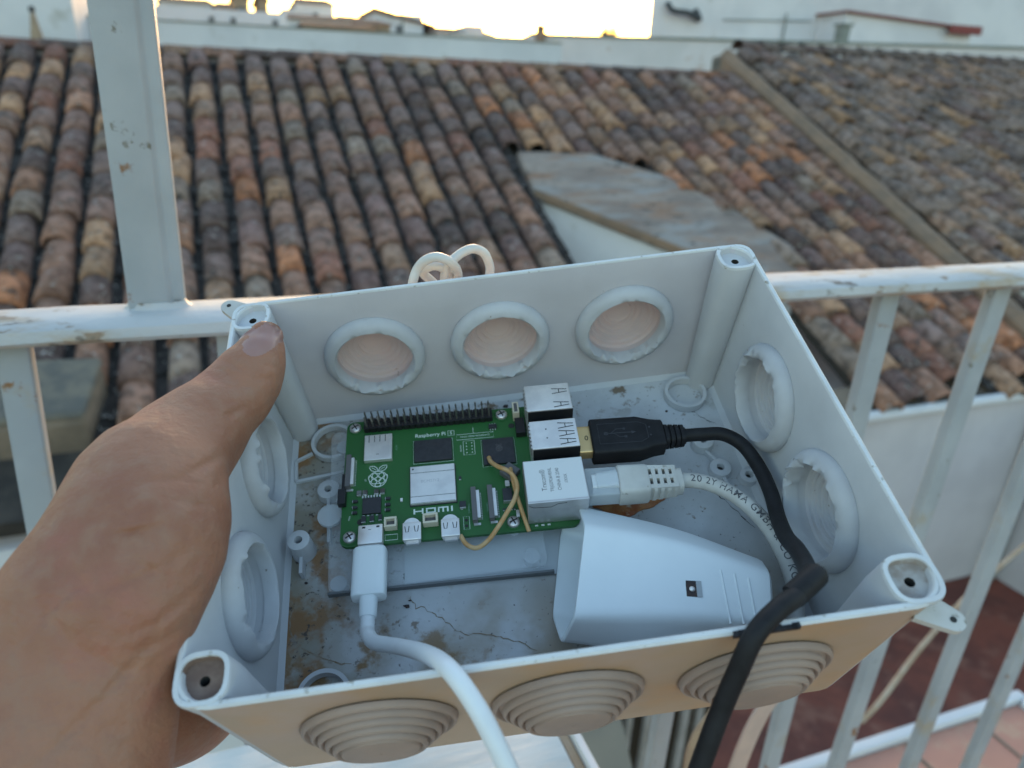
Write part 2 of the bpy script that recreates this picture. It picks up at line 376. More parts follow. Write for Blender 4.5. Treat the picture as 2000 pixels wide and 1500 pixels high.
# the light well: white wall under a sloping mortar coping
b=nb()
A=rp(2.17,4.36,.02); Bp=rp(3.72,2.98,.02)
A2=rp(2.20,4.86,.09); mid=rp(3.36,4.52,.08); B2=rp(4.02,3.54,.06)
top=[A+NR*.05,Bp+NR*.05,rp(3.80,3.02,.08),B2,rp(3.74,4.06,.075),mid,rp(2.84,4.84,.09),A2]
hexa(b,[p-NR*.09 for p in top],top,bev=.015)
obj('light_well_coping',b,'mortar',house)
b=nb(); n0=(Bp-A).normalized(); s=V((n0.y,-n0.x,0)).normalized()*-.04
q=[A+V((.01,.03,-.02)),Bp+V((.01,.03,-.02)),Bp+V((.12,.15,-.02)),A+V((.12,.15,-.02))]; hexa(b,[p-V((0,0,2.3)) for p in q],q)
obj('light_well_wall',b,'whitewash',house)
b=nb(); edge=[A+NR*.045+V((-.0,-.015,0)),Bp+NR*.045+V((0,-.015,0))]
q=[edge[0],edge[1],edge[1]+V((.05,.10,.012)),edge[0]+V((.05,.10,.012))]; hexa(b,[p-V((0,0,.05)) for p in q],q); obj('coping_brick_edge',b,'brown_mortar',house)
# higher neighbouring roof on the right
hr=thing('tiled_house','taller neighbouring house with a mossy grey-brown tile roof and a brown mortar verge','house',base=(7,4,-1.5))
b=nb(); lay=b.loops.layers.float_color.new('col')
PAL2=[(0.243,0.172,0.140),(0.196,0.144,0.123),(0.284,0.190,0.146),(0.223,0.155,0.123),(0.324,0.196,0.134),(0.162,0.115,0.101),(0.270,0.196,0.162),(0.338,0.196,0.112),(0.209,0.132,0.112)]
OFF=.13
tiles(b,lay,5.50,30,1.6,6.86,.20,.25,lambda x,v:False,OFF,PAL2,seg=6,jit=2.0)
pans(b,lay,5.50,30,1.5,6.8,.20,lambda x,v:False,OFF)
obj('tile_roof',b,'tile',hr)
b=nb(); q=[rp(5.33,1.5,OFF-.02),rp(11.7,1.5,OFF-.02),rp(11.7,6.92,OFF-.02),rp(5.33,6.92,OFF-.02)]; hexa(b,[p-NR*.12 for p in q],q); obj('roof_bed',b,'tile_bed',hr)
b=nb()
secs=[]
for i in range(30):
    v=1.6+i*5.25/29; jx=rnd.gauss(0,.008); secs.append([rp(5.225+jx,v,-.02),rp(5.36+jx,v,-.02),rp(5.36+jx,v,OFF+.03),rp(5.28+jx,v,OFF+.045+rnd.gauss(0,.006)),rp(5.225+jx,v,OFF-.01)])
loft(b,secs); obj('verge',b,'brown_mortar',hr)
b=nb(); lay=b.loops.layers.float_color.new('col')
x=5.45
while x<11.6:
    col=V(rnd.choice(PAL2))*rnd.uniform(.55,.8); rings=[]
    for s_ in(0,1): rings.append([b.verts.new(rp(x+s_*.33,6.90,OFF+.03)+V((0,-.11*math.cos(math.pi*i/8),.09*math.sin(math.pi*i/8)*(1-.3*s_)+.01))) for i in range(9)])
    for i in range(8):
        f=b.faces.new((rings[0][i],rings[0][i+1],rings[1][i+1],rings[1][i])); f.smooth=True
        for lp in f.loops: lp[lay]=(col.x,col.y,col.z,1)
    x+=.28
obj('ridge_cap',b,'tile',hr)
b=nb(); lay=None; quad_box(b,5.22,5.42,7.30,7.50,.05,.50,bev=.04); obj('verge_end_post',b,'lichen_mortar',hr)
b=nb(); quad_box(b,5.45,11.6,3.2,7.5,-9,-1.2)
q=[rp(5.45,1.9,-.02),rp(11.6,1.9,-.02),rp(11.6,6.9,-.02),rp(5.45,6.9,-.02)]; hexa(b,[V((p.x,p.y,-1.5)) for p in q],q); obj('wall',b,'whitewash_cream',hr)
# masonry pier on the near roof, under the handrail at the left
b=nb(); q=[rp(-1.33,2.36,0),rp(-.70,2.36,0),rp(-.64,2.70,0),rp(-1.33,2.74,0)]
pier=thing('masonry_pier','squat mortared stone pier with a lichen grey top, among roof tiles under the handrail','pier',base=(-1,3.5,-1.6))
hexa(b,[p-NR*.12 for p in q],[p+V((0,0,.16)) for p in q],bev=.03); obj('stone_block',b,'eave_mortar',pier)
b=nb(); hexa(b,[p+V((0,0,.163)) for p in q],[p+V((0,.01,.20)) for p in q],bev=.015); obj('mortar_top',b,'lichen_mortar',pier)

# ------------------------------------------------------------------ patio below, and the near terrace edge
b=nb(); quad_box(b,.5,12,-1.2,3.1,-3.35,-3.208); solo('patio_floor',b,'patio_tiles','dark red tiled patio floor below the terrace','floor',kind='structure',base=(3,1,-3.3))
pw=thing('patio_wall','white rendered patio wall with a rounded white coping, under the eave','wall',base=(4,3,-3.2))
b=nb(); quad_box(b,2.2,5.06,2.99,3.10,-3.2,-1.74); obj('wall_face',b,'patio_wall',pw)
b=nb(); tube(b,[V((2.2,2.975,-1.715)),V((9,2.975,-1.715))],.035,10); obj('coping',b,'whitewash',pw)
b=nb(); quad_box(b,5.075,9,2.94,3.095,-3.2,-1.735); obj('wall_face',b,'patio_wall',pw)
ps=thing('patio_wall','white rendered side wall running toward the terrace, right of the grey drainpipe','wall',base=(5.1,1,-3.2))
b=nb(); quad_box(b,5.14,5.3,.2,2.93,-3.2,-1.80); obj('wall_face',b,'patio_wall',ps)
b=nb(); tube(b,[V((5.06,2.93,-1.76)),V((5.06,2.93,-3.19))],.05,14); solo('drainpipe',b,'green_grey','grey-green vertical drainpipe in the corner of the patio walls','pipe',base=(5.06,2.93,-3.2),smooth=40)
tb_=thing('terrace_edge','terrace ledge of pale pink clay tiles with a white edge band, below the balusters','ledge',base=(1.2,.4,-1.2))
b=nb(); quad_box(b,-1.0,1.53,-.6,.735,-1.30,-1.20)
obj('clay_tiles',b,'pink_tiles',tb_)
b=nb()
for xx in [ -1+.2*i for i in range(13)]: quad_box(b,xx-.003,xx+.003,-.6,.73,-1.199,-1.1975)
for yy in (.2,.4,.6): quad_box(b,-1,1.53,yy-.003,yy+.003,-1.1972,-1.1965)
obj('grout',b,'eave_mortar',tb_)
b=nb(); quad_box(b,-1.0,1.56,.738,.762,-1.32,-1.185,bev=.006); quad_box(b,1.533,1.56,-.6,.736,-1.32,-1.186,bev=.006); obj('white_band',b,'whitewash',tb_)
P=smoothpath([(1.15,.80,-1.19),(1.22,.82,-1.17),(1.42,.90,-1.14),(1.7,1.0,-1.12),(2.1,1.12,-1.1)],8)
b=nb(); tube(b,P,.006,8); solo('thin_cable',b,'wood','thin tan cable crossing beyond the pink tiled ledge','cable',base=P[0],smooth=60)

# ------------------------------------------------------------------ houses beyond
def house_box(name,label,cat,x0,x1,y0,y1,z1,m='whitewash',z0=-9,parts=()):
    t=thing(name,label,cat,base=((x0+x1)/2,(y0+y1)/2,z0))
    b=nb(); quad_box(b,x0,x1,y0,y1,z0,z1); obj('wall',b,m,t)
    for nm,mm,bx in parts:
        b=nb(); quad_box(b,*bx); obj(nm,b,mm,t)
    return t
# long white terrace wall right behind the ridge
house_box('terrace_wall','long white parapet wall just behind the roof ridge, left of the pinkish wall','wall',-2.6,5.0,11,11.25,.78,'whitewash',parts=(('coping','green_grey',(-2.6,5.0,10.985,11.26,.783,.80)),))
t=thing('boundary_wall','long low wall with pinkish stains running right, in front of the big white house','wall',base=(8,11,-9))
b=nb(); slab(b,[(5.02,12.2),(14.5,8.4),(14.6,8.6),(5.02,12.45)],-9,.96); obj('wall',b,'whitewash_pink',t)
b=nb(); slab(b,[(5.02,12.17),(14.5,8.37),(14.63,8.63),(5.02,12.48)],.963,1.0); obj('coping',b,'green_grey',t)
b=nb(); quad_box(b,5.03,5.16,12.02,12.13,-9,1.12,bev=.01); solo('brick_post',b,'brown_mortar','thin brown brick post at the left end of the pinkish boundary wall','post',base=(5.1,12.05,-9))
h=thing('white_house','tall white house on the upper right with a black bracket and a red-edged lean-to','house',base=(14,16,-9))
b=nb(); slab(b,[(8.22,14),(20,14),(20,20),(12.4,20)],-9,4.2); obj('wall',b,'whitewash',h)
b=nb(); tube(b,smoothpath([(8.50,13.9,1.82),(8.62,13.85,1.68),(8.95,13.85,1.66),(9.2,13.9,1.60)],5),.05,8); tube(b,[V((9.22,13.99,1.72)),V((9.24,13.85,1.55))],.07,8); obj('bracket',b,'dark_detail',h)
b=nb(); tube(b,[V((9.9,13.97,1.60)),V((12.1,13.97,1.70))],.012,6); tube(b,[V((11.42,13.95,1.25)),V((11.42,13.95,1.80))],.02,6); obj('wire_and_pole',b,'green_grey',h)
b=nb(); hexa(b,[(12.28,13.2,-9),(15.8,13.2,-9),(15.8,13.99,-9),(12.28,13.99,-9)],[(12.28,13.2,1.80),(15.8,13.2,1.65),(15.8,13.99,1.65),(12.28,13.99,1.80)]); obj('lean_to',b,'whitewash',h)
b=nb(); hexa(b,[(12.2,13.1,1.81),(15.85,13.1,1.66),(15.85,14,1.66),(12.2,14,1.81)],[(12.2,13.1,1.84),(15.85,13.1,1.70),(15.85,14,1.70),(12.2,14,1.84)]); quad_box(b,15.0,15.9,13.02,13.09,1.56,1.73,bev=.02); obj('lean_to_roof_edge',b,'red_edge',h)
b=nb(); quad_box(b,11.7,11.9,12.6,12.8,.9,1.50,bev=.01); quad_box(b,11.67,11.93,12.57,12.83,1.50,1.54); solo('chimney',b,'green_grey','small grey chimney stub below the red-edged lean-to','chimney',base=(11.8,12.7,.9))
h=house_box('white_house','pale blue-white house on the far left behind the cone finial','house',-4.5,-1.38,10,13,2.4,'whitewash',parts=(('roof_ledge','far_roof',(-2.3,-1.40,9.80,9.997,.36,.42)),))
t=thing('cone_finial','pale stone cone topped with a dark ball, on the roof ridge at the far left','finial',base=(-1.66,9.3,.30))
b=nb(); lathe(b,[(.085,0),(.08,.02),(.05,.20),(.022,.36),(.018,.37)],M4.Translation((-1.66,9.3,.30)),16,capend=True); obj('cone',b,'stone',t,smooth=60)
b=nb(); bmesh.ops.create_uvsphere(b,u_segments=14,v_segments=8,radius=.032,matrix=M4.Translation((-1.66,9.3,.70))); obj('ball',b,'dark_detail',t,smooth=80)
b=nb(); quad_box(b,-1.9,-1.45,9.2,9.5,-3,.30,bev=.02); solo('stone_plinth',b,'stone','rough stone plinth carrying the cone finial','plinth',base=(-1.6,9.3,-3))
house_box('stone_house','narrow orange-brown stone house between the blue-white house and the railing post','house',-1.7,-.95,13.5,16,1.35,'stone',parts=(('roof','far_roof',(-1.75,-.9,13.4,16.1,1.353,1.42)),))
h=house_box('white_house','low white flat-roofed house with three dark openings, right of the railing post','house',-1.6,1.18,13,17,1.13,'whitewash')
for x in(.07,.38,1.0): 
    b=nb(); quad_box(b,x-.035,x+.035,12.95,12.995,.86,1.02); obj('window',b,'window_dark',h)
rr=random.Random(3)
# skyline: each house its own box, tower or gabled block
def sky_house(lab,x0,x1,y,z,mt,roof=None,extra=()):
    t=thing('distant_house',lab,'house',base=((x0+x1)/2,y,-9),group=None)
    b=nb(); quad_box(b,x0,x1,y,y+(x1-x0)*.8+2,-9,z); obj('wall',b,mt,t)
    if roof:
        b=nb(); q=[(x0-.1,y-.1,z+.002),(x1+.1,y-.1,z+.002),(x1+.1,y+3,z+.002),(x0-.1,y+3,z+.002)]
        hexa(b,q,[(x0+.1,y+1.3,z+roof),(x1-.1,y+1.3,z+roof),(x1-.1,y+1.6,z+roof),(x0+.1,y+1.6,z+roof)]); obj('roof',b,'far_roof',t)
    n=max(1,int((x1-x0)/1.4))
    for i in range(n):
        xx=x0+(i+.5)*(x1-x0)/n; b=nb(); quad_box(b,xx-.13,xx+.13,y-.03,y-.002,z-.75,z-.35); obj('window',b,'window_dark',t)
    return t
sky_house('distant white house left of the bright gap, with a brown tiled roof',1.2,3.7,22,1.80,'whitewash',.22)
sky_house('distant low house with a reddish brown roof band beside the long parapet',2.2,4.0,20,1.52,'stone',.18)
sky_house('distant white block stepping up under the sky left of centre',3.9,5.6,38,3.75,'whitewash',.35)
sky_house('distant pale block right of the stepping white block',5.7,7.7,40,3.15,'whitewash_cream',.3)
g=sky_house('distant white gabled house whose roof slopes down to the right',5.35,7.0,27,2.55,'whitewash')
b=nb(); hexa(b,[(5.3,26.9,2.552),(7.4,26.9,2.2),(7.4,30,2.2),(5.3,30,2.552)],[(5.3,26.9,2.70),(7.4,26.9,2.27),(7.4,30,2.27),(5.3,30,2.70)]); obj('roof',b,'far_roof',g)
sky_house('distant white house with a brown roof, left of the lowest gap of sky',7.2,9.2,26,2.0,'whitewash',.25)
sky_house('small distant white block standing up over the brown roof',8.1,8.7,25.5,2.22,'whitewash_pink')
hh=house_box('white_house','pale plastered house with a dark hatch and flue behind the ridge','house',6.05,8.9,20,24,1.53,'whitewash_cream')
b=nb(); quad_box(b,6.13,6.5,19.9,19.995,.99,1.12); obj('hatch',b,'dark_detail',hh)
b=nb(); tube(b,[V((7.39,19.85,.6)),V((7.39,19.85,1.16))],.035,8); quad_box(b,7.33,7.45,19.79,19.91,1.16,1.26); obj('flue',b,'dark_detail',hh)
sky_house('distant church tower, dark against the sky above the flat-roofed house',.95,1.45,30,3.05,'stone',.3)
sky_house('distant twin tower right of the church tower',1.75,2.1,30,3.0,'stone',.3)
sky_house('distant pale house behind the railing post',-1.5,.2,30,2.75,'whitewash_pink',.25)
sky_house('distant house with a dome-like brown roof left of the tower',.3,.85,28,2.5,'stone',.25)
sky_house('distant pale terrace of flats between the stepping block and the gabled house',6.9,8.0,45,3.9,'whitewash_cream',.2)
sky_house('small distant white block behind the brown-roofed house at left',2.6,3.6,30,2.75,'whitewash_pink')
sky_house('distant low brown house left of the antenna',4.0,5.2,24,1.95,'stone',.22)
sky_house('long distant low house on the right skyline',17.7,21.0,42,3.35,'stone',.25)
sky_house('distant brown-roofed house meeting the edge of the big white house',21.2,24.5,42,3.3,'stone',.3)
for px_,y_,z_,h_,l in((4.65,20.0,1.4,.75,'tall thin antenna mast above the white gabled house'),(10.0,38,3.0,1.0,'thin antenna mast right of the stepping white block'),(12.2,30,2.3,.8,'thin antenna mast over the brown roof')):
    b=nb(); tube(b,[V((px_,y_,z_-3)),V((px_,y_,z_+h_))],.025,6); tube(b,[V((px_-.2,y_,z_+h_*.8)),V((px_+.2,y_,z_+h_*.8))],.012,5); solo('antenna',b,'green_grey',l,'antenna',base=(px_,y_,z_-3))
# a far tree on the skyline
t=thing('distant_tree','small dark round tree on the right skyline in front of the glow','tree',base=(21.6,41.2,0))
b=nb(); tube(b,[V((21.6,41.2,-3)),V((21.62,41.2,3.3))],[.2,.08],8); obj('trunk',b,'wood',t)
b=nb()
for i in range(420):
    d=V((rr.gauss(0,1),rr.gauss(0,1),rr.gauss(0,.7))).normalized()*rr.random()**.4*.55; c=V((21.62,41.2,3.55))+d; s=.07
    a=V((rr.gauss(0,1),rr.gauss(0,1),rr.gauss(0,1))).normalized()*s; e=a.orthogonal().normalized()*s; b.faces.new([b.verts.new(c+a),b.verts.new(c+e),b.verts.new(c-a),b.verts.new(c-e)])
obj('crown',b,'leaf',t)
# hills closing the horizon
b=nb(); n=60; lo=[];hi=[]
for i in range(n+1):
    x=-500+1400*i/n; y=700-abs(x-200)*.15; z=22+9*math.sin(i*.5)+5*math.sin(i*1.3+1); lo.append(b.verts.new((x,y-60,-9.1))); hi.append(b.verts.new((x,y+60,z)))
bk=[b.verts.new((v.co.x,v.co.y+200,-9.1)) for v in hi]
for i in range(n): b.faces.new((lo[i],lo[i+1],hi[i+1],hi[i])); b.faces.new((hi[i],hi[i+1],bk[i+1],bk[i]))
solo('hills',b,'far_roof','low brown hills on the horizon','hills',kind='structure',base=(0,700,-9))


rl=thing('railing','rusty white painted iron railing with a flat top bar and one tall post','railing',M4.Translation((-.07,.4232,-.12))@M4.Rotation(R(-2.2),4,'Z'),base=(0,0,0))
# frame: x along the bar, y away, z up from the bar's top edge
b=nb()
pr=[(.0,-.0075),(.0015,-.002),(.006,0.0005),(.018,.0022),(.034,.0022),(.044,.0005),(.0485,-.003),(.049,-.008),(.046,-.0105),(.003,-.0105)]
secs=[]
for i in range(90):
    x=-.9+2.6*i/89; secs.append([V((x,p[0]+rnd.gauss(0,.00015),p[1]+rnd.gauss(0,.00018))) for p in pr])
loft(b,secs); obj('top_bar',b,'rail_paint',rl,smooth=35)
for xt,lean,wd in((-.284,.06,.0086),(-.168,.06,.0086),(-.052,.06,.0088),(.064,.05,.0088),(.182,.04,.0089),(.300,.03,.0089),(.420,.012,.0089),(.5605,.0,.0092),(.680,.042,.0092),(.795,.036,.0092),(.905,.038,.0092),(1.02,.035,.0092),(1.135,.035,.0092),(1.25,.035,.0092)):
    b=nb(); H_=-1.05
    def sec(z): x=xt+lean*(z+.01); return [V((x-wd,.018,z)),V((x+wd,.018,z)),V((x+wd,.029,z)),V((x-wd,.029,z))]
    hexa(b,sec(H_),sec(-.0107),bev=.0018); obj('baluster',b,'paint',rl,smooth=35)
b=nb(); quad_box(b,-.9,1.7,.012,.036,H_-.012,H_-.001,bev=.002); obj('bottom_bar',b,'paint',rl)
b=nb(); 
def psec(z):
    x=.0245+.030*z; return [V((x-.0150,.022,z)),V((x+.0062,.022,z)),V((x+.0085,.0265,z)),V((x+.0150,.0265,z)),V((x+.0150,.036,z)),V((x-.0150,.036,z))]
hexa(b,psec(.0015),psec(.62),bev=.0012); obj('post',b,'paint',rl,smooth=35)
b=nb(); loft(b,[[V((.0245+sx*math.cos(2*math.pi*k/24)*1.0,.029+sy*math.sin(2*math.pi*k/24),z)) for k in range(24)] for sx,sy,z in((.0195,.0115,.0018),(.0172,.0098,.0030),(.0155,.009,.0060))]); obj('weld',b,'rail_paint',rl,smooth=60)
# things standing below the railing, seen under the box
wt=thing('white_board','flat white painted board with a thin white strip along its right edge, below the box','board',base=(0,.25,-.43))
b=nb(); slab(b,[(-.35,.10),(.180,.10),(.186,.40),(-.35,.40)],-.432,-.420,bev=.001); obj('panel',b,'white_board',wt)
b=nb(); slab(b,[(.181,.10),(.188,.10),(.194,.40),(.187,.40)],-.434,-.422,bev=.0008); obj('edge_trim',b,'wood',wt)
b=nb(); slab(b,[(.189,.10),(.1945,.10),(.2005,.41),(.195,.41)],-.434,-.416,bev=.0008); obj('white_strip',b,'whitewash',wt)
ol=thing('shaded_floor_patch','olive-grey sheet standing in for shaded floor between the white board and slatted frame','panel',base=(.5,.85,-1.2))
b=nb(); slab(b,[(.40,.79),(.60,.79),(.648,.93),(.60,1.4),(.40,1.4)],-1.18,-1.16); obj('sheet',b,'olive',ol)  # flat sheet coloured olive to stand in for floor lying in shade
sf=thing('slatted_frame','grey metal frame of thin upright slats with dark gaps, seen under the box','frame',base=(1.2,1.5,-3.2))
for x,wd,m_ in ((1.035,.006,'slat'),(1.078,.010,'slat'),(1.150,.012,'slat'),(1.215,.012,'slat'),(1.30,.014,'slat'),(1.36,.012,'slat')):
    b=nb(); quad_box(b,x-wd,x+wd,1.50,1.52,-3.2,-1.5,bev=.002); obj('slat',b,m_,sf)
b=nb(); quad_box(b,1.00,1.45,1.56,1.58,-3.2,-1.5); obj('gap_shade',b,'dark_gap',sf)  # dark sheet put in for the shade between the slats
for nm,pts,wd,lab in (('strap',[(.335,.34,-.41),(.322,.34,-.440),(.309,.34,-.463),(.307,.34,-.50),(.318,.34,-.60)],.0055,'curved tan flat strap hanging under the box, just left of the black cable'),('strap',[(.385,.34,-.43),(.368,.34,-.462),(.357,.34,-.516),(.352,.34,-.60)],.0088,'pale pinkish flat strap hanging under the box, just right of the black cable')):
    P=smoothpath(pts,8); b=nb(); fr=frames(P,V((0,1,0))); loft(b,[[p+s*wd+u*.0012,p+s*wd-u*.0012,p-s*wd-u*.0012,p-s*wd+u*.0012] for p,t,u,s in fr]); solo(nm,b,'strap_tan' if wd<.006 else 'strap_pink',lab,'strap',base=P[0])

# ------------------------------------------------------------------ the junction box (box frame, metres)
HX,HY,DZ=.0945,.0713,.067; BX,BY=.0905,.0683; T=.0024
jb=thing('junction_box','open old plastic junction box, pale grey inside and yellowed outside, held in the hand','junction box',BM,(0,0,-DZ))
def loop(bm,hx,hy,r,z,n=6): return [bm.verts.new((x,y,z)) for x,y in rrect(-hx,hx,-hy,hy,r,n)]
b=nb(); NL=28
L=[loop(b,BX-.002,BY-.002,.008,-DZ),loop(b,BX,BY,.0095,-DZ+.002),loop(b,HX-.0004,HY-.0004,.0095,-.0006),loop(b,HX-.001,HY-.001,.009,0),
   loop(b,HX-T+.0004,HY-T+.0004,.0075,0),loop(b,HX-T,HY-T,.0072,-.0006),loop(b,BX-T,BY-T,.006,-DZ+.0045),loop(b,BX-T-.002,BY-T-.002,.005,-DZ+.003)]
loftrings(b,L,True)
me=bpy.data.meshes.new('shell'); bmesh.ops.recalc_face_normals(b,faces=b.faces); b.to_mesh(me); b.free(); shell=bpy.data.objects.new('shell',me); COL.objects.link(shell)
# knockouts: (centre, outward axis, material kind)
def kframe(c,o_):
    o_=V(o_); x=V((0,0,1)).cross(o_).normalized(); y=o_.cross(x)
    return M4((( x.x,y.x,o_.x,c[0]),(x.y,y.y,o_.y,c[1]),(x.z,y.z,o_.z,c[2]),(0,0,0,1)))
dy=(HY-BY)/DZ; dx=(HX-BX)/DZ; ZC=-.0312
KN=[]
for x in(-.0487,.0004,.0497): KN.append(((x,HY+dy*ZC,ZC),(0,1,-dy),'far'))
for x in(-.0500,.0006,.0518): KN.append(((x,-(HY+dy*ZC),ZC),(0,-1,-dy),'near'))
for y in(.0240,-.0262): KN.append(((-(HX+dx*ZC),y,ZC-.002),(-1,0,-dx),'left'))
for y in(.0220,-.0250): KN.append(((HX+dx*ZC,y,ZC),(1,0,-dx),'right'))
cb=nb()
for c,o_,k in KN:
    o_=V(o_).normalized(); fr_=kframe(c,o_); cyl(cb,(0,0),.0178,-.012,.012,48,m=fr_)
cm=bpy.data.meshes.new('cut'); bmesh.ops.recalc_face_normals(cb,faces=cb.faces); cb.to_mesh(cm); cb.free(); cut=bpy.data.objects.new('cut',cm); COL.objects.link(cut)
md=shell.modifiers.new('b','BOOLEAN'); md.operation='DIFFERENCE'; md.object=cut; md.solver='EXACT'
bpy.context.view_layer.update(); me=bpy.data.meshes.new_from_object(shell.evaluated_get(bpy.context.evaluated_depsgraph_get()))
b=nb(); b.from_mesh(me); bpy.data.objects.remove(shell); bpy.data.objects.remove(cut)
for f in b.faces:
    c=f.calc_center_median(); n=f.normal; f.material_index=1
    if c.z>-.0012 and n.z>.3: f.material_index=2
    elif abs(c.z+DZ-.003)<.0006 and n.z>.5: f.material_index=3
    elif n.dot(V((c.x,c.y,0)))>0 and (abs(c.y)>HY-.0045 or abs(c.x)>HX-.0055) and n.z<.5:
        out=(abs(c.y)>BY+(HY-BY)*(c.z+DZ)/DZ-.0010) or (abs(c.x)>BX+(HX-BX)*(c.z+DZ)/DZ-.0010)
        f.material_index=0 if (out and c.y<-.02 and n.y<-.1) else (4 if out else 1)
    elif n.y<-.8 and c.y>0: f.material_index=5
    if n.z<-.8 and c.z<-DZ+.001: f.material_index=0
obj('shell',b,['box_outside','box_inside','rim','box_floor','box_white_out','box_far_inside'],jb,smooth=32)
def kn_mesh(fr_,mm,seed,ins=True):
    rj=random.Random(seed); ph_=[rj.uniform(0,6.28) for _ in range(6)]
    def jag(a,j):
        s=sum(math.sin((3+2.3*i)*a+ph_[i])/(1+i*.55) for i in range(6))
        return (.00022*s,-.00050*max(s,-.3))
    b=nb()
    inner=[(.0205,.0012),(.0207,.0004),(.0192,-.0002-T*0),]
    # inside collar, then the recess stepping outwards
    prof=[(.0188,-T-.0003),(.0190,-T-.0010),(.0180,-T-.0034),(.0167,-T-.0040),(.0153,-T-.0040),(.0150,-.002),(.0149,.0002)]
    for k_ in range(5):
        r=.0147-k_*.0020; h=.0004+k_*.0011; prof+=[(r,h),(r-.0002,h+.0006),(r-.0010,h+.0009),(r-.0016,h+.0008),(r-.0018,h+.0011)]
    prof+=[(.0044,.0062),(.0002,.0064)]
    lathe(b,prof,fr_,72)
    outp=[(.0210,.0001)]
    for k_ in range(5):
        r=(.0206,.0181,.0162,.0143,.0124)[k_]; h=.0007+k_*.0013; outp+=[(r,h-.0007),(r,h+.0003),(r-.0004,h+.0009),(r-.0009,h+.0011),(r-.0013,h+.0008),(r-.0016,h+.0002),(r-.0018,h+.0001)]
    outp+=[(.0104,.0066),(.0100,.0072),(.0092,.0074),(.0002,.0075)]
    lathe(b,outp,fr_,72)
    return b
for i,(c,o_,k) in enumerate(KN):
    fr_=kframe(c,V(o_).normalized())
    obj('cable_knockout',kn_mesh(fr_,None,i+3),'grommet_aged' if k=='near' else ('grommet_far' if k=='far' else 'grommet'),jb,smooth=40)
    if k=='far' or k=='left' or k=='right':     # pale lip ring inside
        b=nb(); rj=random.Random(i+50); q=[rj.uniform(0,6.28) for _ in range(5)]
        def jg(a,j):
            s=sum(math.sin((7+5.3*n)*a+q[n])/(1+n*.4) for n in range(5)); g=.15+.85*max(0,-math.sin(a) if k=='far' else math.sin(a+.9))
            return ((.00022 if j==5 else .00042)*s*g,-.0007*s*g)
        lathe(b,[(.0193,-T-.0001),(.0195,-T-.0010),(.0192,-T-.0024),(.0182,-T-.0038),(.0168,-T-.0046),(.0154,-T-.0048),(.0147,-T-.0040),(.0146,-T-.0001)],fr_,120,jag=((5,6),jg))
        obj('lip_ring',b,'grommet',jb,smooth=50)
# corner columns with screw recess
def superell(cx,cy,a,z,n=28,e=.62,rot=0):
    out=[]
    for k in range(n):
        t=2*math.pi*k/n; c,s=math.cos(t),math.sin(t); out.append((cx+a*math.copysign(abs(c)**e,c),cy+a*math.copysign(abs(s)**e,s),z))
    return out
for sx in(-1,1):
    for sy in(-1,1):
        cx,cy=sx*.0871,sy*.0634; b=nb(); n=28; ex,ey=sx*.0840,sy*.0614
        rg=[superell(ex,ey,.0056,-DZ+.0031,n,.8),superell(sx*.0862,sy*.0626,.0066,-.010,n,.75),superell(cx,cy,.0068,-.0008,n,.72),superell(cx,cy,.0066,.0002,n,.72),superell(cx,cy,.0054,.0002,n,.66),superell(cx,cy,.0052,-.0003,n,.62),superell(cx,cy,.0050,-.0024,n,.62),superell(cx,cy,.0013,-.0024,n,1),superell(cx,cy,.0011,-.0075,n,1)]
        R_=[[b.verts.new(p) for p in r] for r in rg]; loftrings(b,R_,True)
        for f in b.faces:
            c=f.calc_center_median()
            if c.z<-.0045 and (V((c.x-cx,c.y-cy)).length<.0016): f.material_index=2
            elif -.004<c.z<-.0008 and V((c.x-cx,c.y-cy)).length<.0052*1.25: f.material_index=1
            elif c.z>-.0012: f.material_index=3
        lab={(-1,-1):'rusty brown screw corner nearest the hand',(1,-1):'dusty screw corner above the side tab'}.get((sx,sy))
        obj('screw_column',b,['box_inside','rusty_recess' if (sx,sy)==(-1,-1) else ('dusty_recess' if sy<0 else 'box_inside'),'dark_hole','rim'],jb,label=lab,smooth=45)
# mounting tabs outside two corners
for (cx,cy,a) in((.0925,-.0712,-40),(-.0945,.0712,140)):
    m_=M4.Translation((cx,cy,-.0065 if cx>0 else -.003))@M4.Rotation(R(a),4,'Z')@M4.Scale(.72,4); b=nb(); pts=[(-.0075,.0062)]+[(.0035+.0042*math.cos(t),.0042*math.sin(t)) for t in [R(80-16*k) for k in range(11)]]+[(-.0075,-.0062)]
    slab(b,pts,-.0013,.0013); merge_=b; bmesh.ops.transform(b,matrix=m_,verts=b.verts)
    cyl(b,(.0036,0),.0011,-.0012,.0015,14,m=m_,mi=1); obj('mounting_tab',b,['ivory_cable','dark_hole'],jb,smooth=40)
# floor mouldings
ZF=-DZ+.003
for x,y,r,h in((.0751,.0535,.0085,.0035),(-.0715,.0520,.0088,.003),(-.0725,-.0500,.0088,.0035)):
    b=nb(); lathe(b,[(r,ZF+.0002),(r,ZF+h),(r-.0014,ZF+h),(r-.0016,ZF+.0004)],M4.Translation((x,y,0)),40); obj('floor_ring',b,'box_inside',jb,smooth=40)
for x,y,h,r in((-.0815,.0040,.0095,.0040),(-.0726,.0281,.0040,.0042),(.0742,.0279,.0040,.0040),(.0771,.0151,.0030,.0040),(.0864,.0100,.0030,.0034)):
    b=nb(); lathe(b,[(r+.0004,ZF+.0001),(r,ZF+h-.0002),(r-.0003,ZF+h),(.0015,ZF+h),(.0013,ZF+.001)],M4.Translation((x,y,0)),28)
    cyl(b,(x,y),.0013,ZF+.0006,ZF+.001,12,mi=1); obj('screw_boss',b,['box_inside','dark_hole'],jb,smooth=40)
